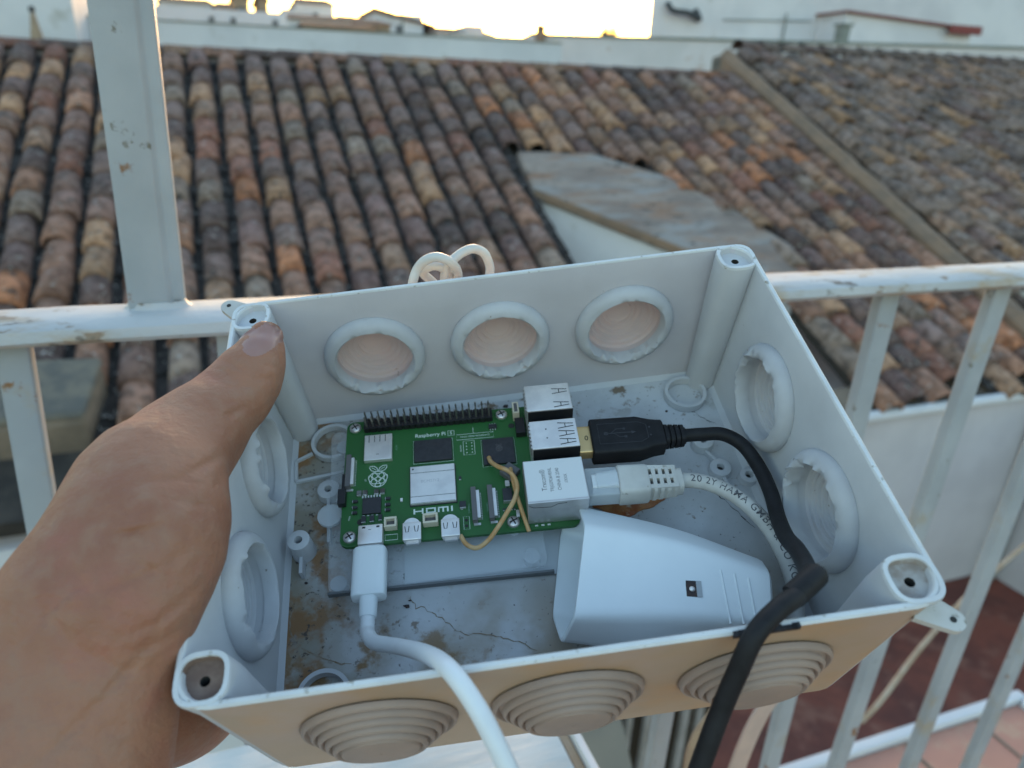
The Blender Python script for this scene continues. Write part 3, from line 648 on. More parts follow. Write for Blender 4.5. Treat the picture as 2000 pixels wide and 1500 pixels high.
for x0,y0_,x1,y1_,h in((-.0815,.0085,-.0815,-.0065,.0045),(-.0726,.0240,-.0720,.0050,.0035),(.0742,.0240,.0768,.0190,.0022),(.0771,.0110,.0785,.0030,.002),(-.0865,.0455,-.0860,.0355,.0012),(-.0860,.0355,-.0660,.0375,.0012),(-.0865,.0455,-.0800,.0485,.0012),(-.0870,.006,-.0925,.006,.0)):
    if h<=0: continue
    d=V((x1-x0,y1_-y0_,0)); s=V((-d.y,d.x,0)).normalized()*.0006; b=nb()
    hexa(b,[V((x0,y0_,ZF))-s,V((x1,y1_,ZF))-s,V((x1,y1_,ZF))+s,V((x0,y0_,ZF))+s],[V((x0,y0_,ZF+h))-s,V((x1,y1_,ZF+h))-s,V((x1,y1_,ZF+h))+s,V((x0,y0_,ZF+h))+s]); obj('floor_rib',b,'box_inside',jb)
b=nb(); rj=random.Random(5)
for cx,cy,s in((.0385,-.0695,1),):
    for k in range(14):
        x=.0400+k*.00115+rj.uniform(-.0004,.0004); w_=rj.uniform(.0003,.0008); quad_box(b,x-.0009,x+.0009,-.0715,-.0715+w_+.0006,-.0013,.0002)
obj('scuff_mark',b,'scuff',jb,label='black rubber scuffs on the rim under the black cable')
# rust-orange resin blot on the floor
b=nb(); c=(.0385,.0055); P=[]
for k in range(40):
    t=2*math.pi*k/40; r=1+.18*math.sin(3*t+1)+.1*math.sin(7*t); P.append((c[0]+.0125*r*math.cos(t),c[1]+.0042*r*math.sin(t)))
slab(b,P,ZF+.0001,ZF+.0009,bev=.0002); obj('resin_blot',b,'resin',jb,smooth=50,label='rusty orange resin blot beside the network socket')
for nm_,pts,w_ in [('grime',[(-0.04411, -0.0188), (-0.04166, -0.02295), (-0.03574, -0.02661), (-0.03249, -0.02983), (-0.02691, -0.03513), (-0.0176, -0.03648), (-0.0111, -0.03917), (-0.00179, -0.04483)],0.00028),('grime',[(-0.09098, 0.05235), (-0.09103, 0.03961), (-0.08842, 0.0295), (-0.08907, 0.02033), (-0.08565, 0.01091), (-0.07883, 0.00664)],0.0005),('grime',[(-0.08424, -0.01574), (-0.0855, -0.02485), (-0.0808, -0.03265), (-0.07216, -0.03734), (-0.06203, -0.04048)],0.0004),('grime',[(-0.08311, 0.06455), (-0.07457, 0.06733), (-0.06917, 0.06926)],0.0005),('dark_line',[(0.07288, 0.00525), (0.07769, -0.00338), (0.08194, -0.01267)],0.0003),('dark_line',[(0.07479, 0.04655), (0.07941, 0.04084), (0.08344, 0.03694)],0.0003),('dark_line',[(-0.04418, -0.0018), (-0.04346, -0.00604), (-0.04498, -0.01085), (-0.04409, -0.01493)],0.0012)]:
    b=nb(); q=[]; rj=random.Random(len(pts)*7)
    for a_,c_ in zip(pts,pts[1:]):
        for t in (0,.2,.4,.6,.8): q.append((a_[0]+(c_[0]-a_[0])*t+rj.gauss(0,.00035),a_[1]+(c_[1]-a_[1])*t+rj.gauss(0,.00035)))
    for k in range(len(q)-1): stroke(b,[q[k],(q[k][0]*.0+q[k+1][0]+.00005,q[k+1][1]+.00005)],w_*rj.uniform(.4,1.6),ZF+.00012+k*.000001)
    obj('dirt_crack',b,nm_,jb)
# crumbs: countable dark bits
rj=random.Random(11)
def crumb(x,y,z,s,lab,mt='crumb',nrm=None):
    b=nb(); n=7; q=[(x+s*rj.uniform(.4,1)*math.cos(6.28*k/n),y+s*.6*rj.uniform(.4,1)*math.sin(6.28*k/n)) for k in range(n)]
    slab(b,q,z,z+s*.35); solo('debris_crumb',b,mt,lab,'debris',BM,(x,y,z),group='dark crumbs lying in the box')
for x,y,s,l in((.0005,.0605,.0016,'larger dark flake on the box floor under the middle far knockout'),(-.0160,.0612,.0010,'dark crumb on the floor left of the larger flake under the far wall'),(-.0270,.0560,.0007,'tiny dark crumb behind the pin header'),(-.0452,-.0225,.0015,'black crumb on the floor right of the white connector'),(-.0440,-.0205,.0008,'small black crumb touching the crumb right of the white connector'),(.0655,.0470,.0009,'tiny dark crumb left of the round floor ring at the far right'),(-.0890,.0480,.0019,'dark clump of dirt beside the upper left knockout'),(-.0715,.0008,.0010,'dark crumb at the foot of the thin floor rib'),(-.0805,-.0085,.0009,'dark crumb beside the tall screw boss'),(.0790,.0025,.0005,'speck beside the bend of the black cable'),(-.0310,-.0140,.0008,'small dark sliver on the paper edge')):
    crumb(x,y,ZF+.0002,s,l)

# ------------------------------------------------------------------ clear base plate and paper under the circuit board
cp=thing('clear_base_plate','clear plastic base plate under the green circuit board, its edge a dark line','base plate',BM,(-.02,.01,ZF))
b=nb(); slab(b,rrect(-.0712,.0050,-.0172,.0530,.003),ZF+.0045,ZF+.0065,bev=.0004); obj('plate',b,'clear_plastic',cp)
for x,y in((-.0665,.0470),(-.0680,-.0125),(.0000,.0480),(.0000,-.0120)):
    b=nb(); cyl(b,(x,y),.003,ZF+.0002,ZF+.0044,20); obj('foot',b,'frosted_plastic',cp,smooth=40)
for hx_,hy_ in((3.5,3.5),(61.5,3.5),(3.5,52.5),(61.5,52.5)):
    q=BM.inverted()@PIM@V((hx_*.001,hy_*.001,0)); b=nb(); cyl(b,(q.x,q.y),.0027,ZF+.0066,q.z-.0016,16); obj('standoff',b,'frosted_plastic',cp,smooth=40)
b=nb(); cyl(b,(-.0708,.0135),.0046,ZF+.0067,ZF+.0080,28); cyl(b,(-.0655,.0195),.0030,ZF+.0067,ZF+.0080,28); obj('washer',b,'frosted_plastic',cp,smooth=40)
b=nb(); hexa(b,[(-.0712,-.0174,ZF+.0044),(.0065,-.0202,ZF+.0044),(.0065,-.0194,ZF+.0044),(-.0712,-.0166,ZF+.0044)],[(-.0712,-.0174,ZF+.0068),(.0065,-.0202,ZF+.0068),(.0065,-.0194,ZF+.0068),(-.0712,-.0166,ZF+.0068)]); obj('dark_edge',b,'tape_edge',cp)
b=nb(); hexa(b,[(-.0455,-.0160,ZF+.0008),(.0200,-.0188,ZF+.0008),(.0200,.0300,ZF+.0008),(-.0440,.0300,ZF+.0008)],[(-.0455,-.0160,ZF+.0011),(.0200,-.0188,ZF+.0011),(.0200,.0300,ZF+.0011),(-.0440,.0300,ZF+.0011)])
solo('paper_sheet',b,'paper','pale grey paper under the clear plate, showing in front of the circuit board','paper',BM,(-.01,0,ZF+.0008))

# ------------------------------------------------------------------ circuit board (its own frame, metres; x right, y away)
pcb=thing('circuit_board','green single-board computer with chips, pin header and silver sockets, mounted in the box','circuit board',PIM,(.0425,.028,-.0014))
mm=.001
def pb(*a,bev=0,mi=0,bm=None):
    bm=bm or nb(); x0,x1,y0,y1,z0,z1=[v*mm for v in a]; return quad_box(bm,x0,x1,y0,y1,z0,z1,bev*mm,mi=mi)
b=nb(); slab(b,[(x*mm,y*mm) for x,y in rrect(0,85,0,56,3,7)],-.0014,0)
for f in b.faces:
    if abs(f.normal.z)<.5 or f.calc_center_median().z<-.0005: f.material_index=1
obj('board',b,['pcb','pcb_edge'],pcb)
for x,y in((3.5,3.5),(61.5,3.5),(3.5,52.5),(61.5,52.5)):
    b=nb(); cyl(b,(x*mm,y*mm),.0029,.00005,.00025,24); obj('mounting_pad',b,'pcb_edge',pcb)
    b=nb(); lathe(b,[(.0023,.0003),(.0023,.0008),(.0019,.0013),(.0010,.0016),(.0001,.00165)],M4.Translation((x*mm,y*mm,0)),24)
    for a in(20,110): quad_box(b,-.0015,.0015,-.00024,.00024,.0014,.00172,m=M4.Translation((x*mm,y*mm,0))@M4.Rotation(R(a+x*3),4,'Z'),mi=1)
    obj('screw',b,['metal','dark_hole'],pcb,smooth=50)
# unused small holes
for x,y in((7.0,9.6),(64.9,42.9+4)):
    b=nb(); cyl(b,(x*mm,y*mm),.0012,.00004,.00012,18); obj('drill_hole',b,'dark_hole',pcb)
# pin header
b=nb()
for i in range(20):
    cx=7.1+1.27+i*2.54
    for y0 in (49.95,52.5):
        x0,x1=cx-1.24,cx+1.24; q=[(x0+.35,y0),(x1-.35,y0),(x1,y0+.35),(x1,y0+2.15),(x1-.35,y0+2.5),(x0+.35,y0+2.5),(x0,y0+2.15),(x0,y0+.35)]; slab(b,[(p*mm,r*mm) for p,r in q],.0001,.0025)
hd=obj('pin_header',b,'black_plastic',pcb)
b=nb(); hexa(b,[(-.00032,-.00032,.0024),(.00032,-.00032,.0024),(.00032,.00032,.0024),(-.00032,.00032,.0024)],[(-.00032,-.00032,.0083),(.00032,-.00032,.0083),(.00032,.00032,.0083),(-.00032,.00032,.0083)],bev=.0001)
pin=obj('pin',b,'metal_dark',hd); bx0=V((7.1+1.27,49.95+1.25,0))*mm; pin.location=bx0
for i in range(20):
    for j in range(2):
        if i==0 and j==0: continue
        p2=pin.copy(); COL.objects.link(p2); p2.parent=hd; p2.location=bx0+V((i*2.54*mm,j*2.55*mm,0))
# chips
b=pb(25.2,41.8,14.2,30.6,.1,1.5,bev=.15); so=obj('processor',b,'metal_bright',pcb)
b=nb()
for y in(17.2,27.6): pb(25.3,41.7,y-.12,y+.12,1.5,1.53,bm=b)
pb(25.5,41.5,14.3,14.5,1.5,1.53,bm=b); obj('groove',b,'metal_dark',so)
b=pb(24.9,42.1,13.9,30.9,.02,.5); obj('processor_base',b,'chip',pcb)
b=nb(); cyl(b,(.0262,.0294),.00035,.0015,.00156,12); obj('dot_mark',b,'dark_hole',so)
def on(txt,size,x,y,z,material,parent,name='lettering',rot=0,bold=0,sx=1,al='CENTER'):
    b=text_bm(txt,size*mm,bold*mm,align=al,sx=sx); bmesh.ops.transform(b,matrix=M4.Translation((x*mm,y*mm,z*mm))@M4.Rotation(R(rot),4,'Z'),verts=b.verts); return obj(name,b,material,parent)
b=pb(26.7,41.2,33.2,43.2,.05,1.0,bev=.08); obj('memory_chip',b,'chip',pcb)
b=pb(52.9,64.9,28.9,40.7,.05,1.1,bev=.08); ch=obj('controller_chip',b,'chip',pcb)
b=pb(7.6,18.3,35.2,47.3,.05,2.0,bev=.25); wf=obj('wireless_shield',b,'metal_bright',pcb)
b=nb()
for x in(9.2,11.3,13.4,15.5): pb(x,x+.35,43.6,46.9,2.0,2.03,bm=b)
pb(12.3,13.3,37.6,37.9,2.0,2.03,bm=b); obj('slot',b,'metal_dark',wf)
def outline(x0,x1,y0,y1,w_=.16,z=.06,m='print_white',nm='print_outline'):
    b=nb(); stroke(b,[(x0*mm,y0*mm),(x1*mm,y0*mm),(x1*mm,y1*mm),(x0*mm,y1*mm)],w_*mm,z*mm,True); return obj(nm,b,m,pcb)
outline(26.3,41.6,32.8,43.6); outline(52.5,65.3,28.5,41.1,.12)
outline(45.6,49.9,34.9,41.5); outline(43.2,57.6,42.3,44.9)
outline(39.9,42.3,44.9,47.3,.2)
on('Raspberry Pi',2.35,33.0,46.1,.06,'print_white',pcb,bold=.03); on('5',2.0,41.1,46.1,.06,'print_white',pcb,bold=.02)
on('MAIN GPIO INTERFACE',1.05,50.4,43.6,.06,'print_white',pcb,sx=1.05); on('40-WAY',.9,44.6,38.2,.06,'print_white',pcb,rot=90)
on('BCM2712',1.7,32.5,23.6,1.53,'metal',so); on('FCC ID',.8,19.8,41.5,.06,'print_dim',pcb,rot=90); on('J20',.8,8.2,27.5,.06,'print_white',pcb,rot=90)
on('CAM/DISP 0',.75,46.2,11,.06,'print_dim',pcb,rot=90); on('CAM/DISP 1',.75,52.8,11,.06,'print_dim',pcb,rot=90); on('PWR',.9,3.0,11.6,.06,'print_white',pcb,rot=80)
b=nb()
for i in range(2):
    for j in range(4): pb(46.6+i*2.1,47.0+i*2.1,35.7+j*1.5,36.1+j*1.5,.05,.08,bm=b)
pb(49.7,49.85,44.9,47.9,.05,.08,bm=b); obj('print_marks',b,'print_white',pcb)
# HDMI wordmark drawn as blocky strokes
b=nb(); s_=.62; y0,y1=10.7,12.9
def seg(a,c,w_=s_): stroke(b,[(p[0]*mm,p[1]*mm) for p in (a,c)],w_*mm,.00006)
seg((26.4,y0),(26.4,y1));seg((29.4,y0),(29.4,y1));seg((26.7,11.8),(29.1,11.8),.5)
seg((30.6,y0+.3),(33.6,y0+.3),.55);seg((30.6,y1-.25),(33.6,y1-.25),.55);seg((33.9,y0+.1),(33.9,y1));seg((30.9,y0+.57),(30.9,y1-.6),.6)
for x in(35.2,36.85,38.5): seg((x,y0),(x,y1-.3),.6)
seg((34.9,y1-.28),(38.8,y1-.28),.55); seg((40.0,y0),(40.0,y1)); obj('wordmark',b,'print_white',pcb)
# berry emblem: two leaves over clustered cells
def emblem(cx,cy,k,z,m,par,w_=.26):
    b=nb(); S=lambda p:((cx+p[0]*k)*mm,(cy+p[1]*k)*mm)
    def ell(x,y,a,c,r=0,n=18): 
        q=[];rr_=R(r)
        for i in range(n):
            t=2*math.pi*i/n; u,v=a*math.cos(t),c*math.sin(t); q.append(S((x+u*math.cos(rr_)-v*math.sin(rr_),y+u*math.sin(rr_)+v*math.cos(rr_))))
        stroke(b,q,w_*k*mm,z*mm,True)
    for s in(-1,1):
        stroke(b,[S((s*p[0],p[1])) for p in((.15,2.9),(.5,3.9),(1.4,4.55),(2.7,4.6),(2.75,3.8),(2.2,2.9),(1.3,2.5),(.5,2.45))],w_*k*mm,z*mm,True)
        stroke(b,[S((s*p[0],p[1])) for p in((.6,2.9),(1.3,3.5),(2.1,4.0))],w_*.7*k*mm,z*mm)
        ell(s*1.05,.75,.85,1.0,s*-20); ell(s*1.25,-1.35,.95,.9,s*30); ell(s*2.45,-.15,.55,1.15,s*-12)
    ell(0,-.55,.95,.85); ell(0,-2.75,.95,.6); ell(0,2.05,1.05,.5)
    out=[S((3.0*math.sin(t)*(1 if math.cos(t)>0 else .93),-.4+2.95*math.cos(t)*(.95 if math.cos(t)>0 else 1.05))) for t in [2*math.pi*i/26 for i in range(26)]]
    stroke(b,out,w_*k*mm,z*mm,True)
    return obj('berry_emblem',b,m,par)
emblem(12.9,28.2,1.18,.07,'print_white',pcb); emblem(59.2,35.9,.42,1.13,'grey_plastic',ch)
# power circuit and small parts
b=pb(7.6,14.4,12.4,19.1,.05,.9,bev=.06); obj('power_chip',b,'chip',pcb)
rj=random.Random(21); comp=[]
def small(x,y,w_,h_,t_=.6,m='component'):
    b=pb(x-w_/2,x+w_/2,y-h_/2,y+h_/2,.03,t_,bev=.04); pb(x-w_/2-.18,x-w_/2+.12,y-h_/2+.03,y+h_/2-.03,.03,t_*.93,mi=1,bm=b) if w_>=h_ else pb(x-w_/2+.03,x+w_/2-.03,y-h_/2-.18,y-h_/2+.12,.03,t_*.93,mi=1,bm=b); comp.append(obj('surface_component',b,[m,'solder'],pcb))
for x in(6.2,8.4,12.6,14.8): small(x,21.6,1.7,1.9,1.0)
for x in(4.9,16.9):
    for y in(13.4,15.6,18.2): small(x,y,1.7,1.0,.9,'chip')
small(8.2,10.4,1.6,2.4,.8,'chip'); small(11.2,10.4,1.6,2.4,.8,'chip'); small(14.2,10.6,1.3,2.2,.8,'chip')
for i in range(7): small(7.5+i*1.05,20.1,.55,.8,.4,'solder')
for i in range(4): small(8.2+i*1.6,11.95,.6,.4,.3,'solder')
for x,y in((21.8,17.3),(43.6,11.6),(43.6,24.4)): small(x,y,.9,1.3,.5,'metal_bright' if x<30 else 'chip')
small(44.0,12.6,2.3,2.6,1.0,'chip')
b=pb(56.0,59.2,46.2,48.0,.05,.9,bev=.05); 
for i in range(3):
    pb(56.4+i*.95,56.8+i*.95,45.5,46.2,.03,.3,mi=1,bm=b); pb(56.4+i*.95,56.8+i*.95,48.0,48.7,.03,.3,mi=1,bm=b)
obj('surface_component',b,['chip','solder'],pcb)
for x,y,w_,h_ in((62.2,24.2,5.6,5.6),):
    b=nb(); quad_box(b,-w_/2*mm,w_/2*mm,-h_/2*mm,h_/2*mm,.0001,.0028,.0003,m=M4.Translation((x*mm,y*mm,0))@M4.Rotation(R(45),4,'Z')); obj('inductor',b,'grey_plastic',pcb)
small(60.8,19.6,1.6,2.2,1.4,'metal_bright'); small(60.4,14.4,3.4,5.2,2.0,'chip'); small(63.4,6.6,1.2,2.6,1.2,'metal_bright')
for i in range(5): small(58.5+i*1.0,9.2,.6,.9,.4,'chip')
for i in range(3): small(69.5+i*2.2,1.3,.9,.6,.4,'solder'); 
b=pb(66.3,70.0,40.9,48.3,.05,3.0,bev=.15); obj('crystal_block',b,'black_plastic',pcb)
b=nb(); pb(65.9,68.4,49.0,54.6,.05,5.2,bev=.1,bm=b); pb(66.5,67.8,49.7,53.9,5.15,5.24,mi=1,bm=b); obj('fan_socket',b,['cream_plastic','grey_plastic'],pcb)
for x0,x1 in((16.0,20.4),(29.7,35.0)):
    b=nb(); pb(x0,x1,4.9,5.7,.05,3.1,bm=b,bev=.1); pb(x0,x1,8.1,8.9,.05,3.1,bm=b,bev=.1); pb(x0,x0+.7,5.68,8.12,.05,3.05,bm=b); pb(x1-.7,x1,5.68,8.12,.05,3.05,bm=b); pb(x0+.68,x1-.68,5.68,8.12,.05,1.3,bm=b,mi=1)
    obj('small_socket',b,['cream_plastic','grey_plastic'],pcb)
outline(16.0,20.4,1.2,3.4,.2); outline(43.9,46.0,2.6,7.8,.14)
b=nb(); cyl(b,(.0449,.0040),.0006,.00006,.0001,12); cyl(b,(.0449,.0063),.0006,.00006,.0001,12); obj('drill_hole',b,'dark_hole',pcb)
# HDMI sockets: rounded silver shells
for cx in(25.8,39.3):
    b=nb(); x0,x1=cx-3.35,cx+3.35
    hexa(b,[((x0+.5)*mm,-.0012,.0001),((x1-.5)*mm,-.0012,.0001),((x1-.5)*mm,.0062,.0001),((x0+.5)*mm,.0062,.0001)],[(x0*mm,-.0012,.0032),(x1*mm,-.0012,.0032),(x1*mm,.0058,.0032),(x0*mm,.0058,.0032)],bev=.0004)
    cyl(b,(cx*mm,.0045),.0030,.0012,.0031,24)
    sh=obj('hdmi_socket',b,'metal_bright',pcb,smooth=40)
    b=nb()
    for s in(-1,1):
        u=cx+s*1.65; stroke(b,[((u-.75)*mm,.0042),((u-.45)*mm,.0019),((u+.45)*mm,.0019),((u+.75)*mm,.0042)],.00028,.00324)
    obj('spring_slot',b,'dark_hole',sh)
    b=pb(cx-2.2,cx+2.2,-2.0,-1.1,.6,1.6); obj('socket_lip',b,'cream_plastic' if 0 else 'metal',sh)
# usb-c socket with plug
b=pb(6.9,15.6,-1.2,6.4,.05,3.3,bev=.5); us=obj('power_socket',b,'metal_bright',pcb,smooth=40)
b=nb()
for x in(8.4,13.4): pb(x,x+1.1,4.9,5.6,3.3,3.33,bm=b)
pb(10.6,11.6,4.2,4.35,3.3,3.33,bm=b); obj('slot',b,'dark_hole',us)
# ribbon connectors
def ribbon(x0,x1,y0,y1,flip=1):
    b=nb(); pb(x0,x0+(x1-x0)*.62,y0,y1,.05,2.6,bev=.15,bm=b); pb(x0+(x1-x0)*.6,x1,y0+1.2,y1-1.2,.05,1.9,bm=b,mi=1)
    for i in range(16): pb(x1+.15,x1+.65,y0+1.4+i*(y1-y0-2.8)/15.5,y0+1.65+i*(y1-y0-2.8)/15.5,.03,.25,bm=b,mi=2)
    pb(x0+.3,x1-.2,y0-1.0,y0-.1,.05,.5,bm=b,mi=2)
    obj('ribbon_connector',b,['grey_plastic','metal_bright','solder'],pcb)
ribbon(47.2,50.2,4.6,18.6); ribbon(53.2,56.2,4.8,18.8); ribbon(1.0,4.0,24.0,38.4)
b=nb(); pb(-1.2,1.6,16.4,22.8,.05,3.0,bev=.2,bm=b); pb(-.5,1.2,23.2,30.8,-1.0,.9,bev=.2,bm=b); obj('power_button',b,'black_plastic',pcb)
# usb stacks
for k,(yc,) in enumerate(((47.0,),(29.6,))):
    y0,y1=yc-6.6,yc+6.0
    b=nb(); pb(70.6,87.6,y0,y1,.05,15.8,bev=.3,bm=b); st=obj('usb_socket',b,'metal_bright',pcb)
    b=pb(70.9,87.7,y0-.30,y0-.05,.6,15.3); obj('side_panel',b,'black_plastic',st)
    b=nb()
    for z0 in(1.4,9.0): pb(87.55,87.75,y0+.6,y1-.6,z0,z0+5.6,bm=b)
    obj('socket_mouth',b,'dark_hole',st)
    b=nb()
    for yy in((y0+2.3,y0+8.8) if k==0 else (y0+2.4,y0+6.0,y0+9.6)):
        for s in(-1,1):
            stroke(b,[(.0808,(yy+s*1.25)*mm),(.0835,(yy+s*.9)*mm),(.0865,(yy+s*.55)*mm)],.00035,.01584)
        stroke(b,[(.0835,(yy-.85)*mm),(.0835,(yy+.85)*mm)],.0003,.01584)
    if k: 
        for q in((.0764,.0315),(.0764,.0275)): cyl(b,q,.0003,.0158,.01584,8)
    obj('spring_slot',b,'dark_hole',st)
    b=nb()
    for i in range(7): pb(70.2,70.65,y0+.8+i*1.7,y0+1.7+i*1.7,11.0,15.4,bm=b)
    obj('shell_teeth',b,'metal',st)
# network socket
b=pb(66.6,87.6,2.2,19.9,.05,13.4,bev=.25); et=obj('network_socket',b,'metal',pcb)
b=pb(66.9,87.3,3.1,19.6,13.402,13.43); obj('top_label',b,'label_white',et)
for i,(s,z) in enumerate((('Trxcom®',2.6),('TRJG0926HENL',1.75),('CHINA B 2340',1.75),('//XXX',1.6))):
    on(s,z,73.0+i*2.6,11.2,13.45,'ink',et,rot=90,sx=.85)
b=nb(); stroke(b,[(.0668,.0),(.0680,-.0)],.0001,.0)
b=nb()
pth=[(67.0,11.9),(68.6,10.7),(74.5,10.3),(77.0,12.0),(80.0,12.2)]
for a,c in zip(pth,pth[1:]): 
    hexa(b,[V((a[0]*mm,.00218,a[1]*mm-.0001)),V((c[0]*mm,.00218,c[1]*mm-.0001)),V((c[0]*mm,.00218,c[1]*mm+.0001)),V((a[0]*mm,.00218,a[1]*mm+.0001))],[V((a[0]*mm,.00212,a[1]*mm-.0001)),V((c[0]*mm,.00212,c[1]*mm-.0001)),V((c[0]*mm,.00212,c[1]*mm+.0001)),V((a[0]*mm,.00212,a[1]*mm+.0001))])
obj('seam',b,'dark_hole',et)
b=pb(87.55,87.75,4.0,18.2,1.2,12.0); obj('socket_mouth',b,'dark_hole',et)

# ------------------------------------------------------------------ cables and plugs (box frame)
# white usb-c cable
wc=thing('white_charging_cable','white power cable with a rounded white plug, running out over the near rim','cable',BM,(-.056,-.02,-.05))
pl=M4.Translation((0,0,0))
def pil(x,y,z): return BM.inverted()@PIM@V((x*mm,y*mm,z*mm))
c0=pil(11.3,-2.4,1.6); c1=pil(11.3,-21.0,2.2); ax=(c1-c0).normalized(); side=V((0,0,1)).cross(ax).normalized(); upv=ax.cross(side)
def plugbody(bm,p0,p1,w_,h_,prof,n=28,e=.5):
    secs=[]
    for t,sc_ in prof:
        p=p0.lerp(p1,t); secs.append([p+side*(w_*sc_*math.copysign(abs(math.cos(a))**e,math.cos(a)))+upv*(h_*sc_*math.copysign(abs(math.sin(a))**e,math.sin(a))) for a in [2*math.pi*k/n for k in range(n)]])
    loft(bm,secs)
b=nb(); plugbody(b,c0,c1,.0058,.0033,[(0,.80),(.02,.92),(.06,1),(.95,1),(.99,.97),(1,.9)]); obj('plug_body',b,'white_plug',wc,smooth=50)
b=nb(); c2=c1+ax*.0068; plugbody(b,c1-ax*.001,c2,.0030,.0028,[(0,1),(.9,.95),(1,.85)],e=.8); obj('strain_relief',b,'white_plug',wc,smooth=50)
b=nb(); P=smoothpath([c2-ax*.004,c2+ax*.004,V((-.0556,-.0380,-.0478)),V((-.0530,-.0420,-.0440)),V((-.0440,-.0490,-.0330)),V((-.0350,-.0600,-.0130)),V((-.0285,-.0700,.0012)),V((-.0232,-.0790,.0010)),V((-.0192,-.0880,-.0030)),V((-.0150,-.0985,-.0120)),V((-.010,-.112,-.030)),V((-.006,-.124,-.06))],10)
tube(b,P,.00235,16); obj('cord',b,'white_cable',wc,smooth=80)
# black usb cable
bc=thing('black_usb_cable','thick black cable with a moulded plug, bending out over the near rim','cable',BM,(.05,.02,-.046))
g0=pil(86.9,29.6,8.2); g1=pil(91.5,29.6,8.2); 
ax=(pil(120,28.6,8.2)-g0).normalized(); side=V((0,0,1)).cross(ax).normalized(); upv=ax.cross(side)
b=nb(); plugbody(b,g0,g0+ax*.0068,.0060,.0024,[(0,1),(1,1)],e=.2); gold=obj('metal_tip',b,'brass',bc,smooth=40)
b=text_bm('0',.003); bmesh.ops.transform(b,matrix=M4.Translation(g0+ax*.0042+upv*.00255)@M4((( ax.x,side.x,upv.x,0),(ax.y,side.y,upv.y,0),(ax.z,side.z,upv.z,0),(0,0,0,1)))@M4.Rotation(R(0),4,'Z'),verts=b.verts); obj('tip_mark',b,'dark_hole',gold)
b=nb(); p0=g0+ax*.0058; p1=g0+ax*.0330; secs=[]
def flat(bm,pr,e=.28,n=32):
    secs=[]
    for d,w_,h_ in pr:
        p=g0+ax*d; secs.append([p+side*(w_*math.copysign(abs(math.cos(a))**e,math.cos(a)))+upv*(h_*math.copysign(abs(math.sin(a))**e,math.sin(a))) for a in [2*math.pi*k/n for k in range(n)]])
    loft(bm,secs)
flat(b,[(.0058,.0074,.0040),(.0062,.0080,.0044),(.0230,.0080,.0044),(.0285,.0062,.0042),(.0322,.0058,.0040),(.0326,.0052,.0036)]); body=obj('plug_body',b,'black_cable',bc,smooth=35)
b=nb()
F=M4((( ax.x,side.x,upv.x,0),(ax.y,side.y,upv.y,0),(ax.z,side.z,upv.z,0),(0,0,0,1)))
stroke(b,[(.0085,-.0045),(.0085,.0045),(.0235,.0045),(.0262,.0030),(.0262,-.0030),(.0235,-.0045)],.00025,.0045,True)
stroke(b,[(.0110,0),(.0205,0)],.0004,.0045); stroke(b,[(.0130,0),(.0150,.0018),(.0175,.0018)],.0003,.0045); stroke(b,[(.0140,0),(.0160,-.0018),(.0180,-.0018)],.0003,.0045)
hexa(b,[(.0205,-.0007,.00445),(.0222,0,.00445),(.0205,.0007,.00445)],[(.0205,-.0007,.0045),(.0222,0,.0045),(.0205,.0007,.0045)])
cyl(b,(.0112,0),.0008,.00440,.0045,14); cyl(b,(.0180,.0018),.0005,.0044,.0045,10); quad_box(b,.0177,.0187,-.0023,-.0013,.0044,.0045)
for s in(-1,1): cyl(b,(.0272,s*.0018),.0004,.00425,.0045,10)
bmesh.ops.transform(b,matrix=M4.Translation(g0)@F,verts=b.verts); obj('trident_mark',b,'grey_plastic' if 0 else 'chip',body)
b=nb()
for i in range(4): flat(b,[(.0328+i*.0019,.0044-.0002*i,.0036),(.0341+i*.0019,.0043-.0002*i,.0035)],e=.6)
flat(b,[(.0325,.0036,.0030),(.0405,.0030,.0028)],e=.8); obj('strain_relief',b,'black_cable',bc,smooth=40)
e0=g0+ax*.039
b=nb(); P=smoothpath([e0,e0+ax*.008,V((.0755,.0178,-.0440)),V((.0808,.0120,-.0440)),V((.0830,.0020,-.0440)),V((.0822,-.0100,-.0420)),V((.0790,-.0220,-.0380)),V((.0752,-.0330,-.0300)),V((.0715,-.0430,-.0190)),V((.0680,-.0520,-.0110)),V((.0632,-.0590,-.0040)),V((.0570,-.0642,.0015)),V((.0500,-.0680,.0036)),V((.0430,-.0728,.0030)),V((.0385,-.0782,-.0040)),V((.0345,-.0835,-.0120)),V((.030,-.090,-.0190)),V((.0235,-.100,-.030)),V((.017,-.112,-.050)),V((.012,-.122,-.075))],10)
tube(b,P,.0025,16); obj('cord',b,'black_cable',bc,smooth=80)
b=nb(); q=[V((.0560,-.0642,.0010)),V((.0600,-.0620,.0016)),V((.0632,-.0600,.0012)),V((.0650,-.0590,.0004))]; tube(b,smoothpath(q,5),[.0031]*12+[.0030,.0027,.0020,.0010],14); obj('kink_sleeve',b,'black_cable',bc,smooth=80)
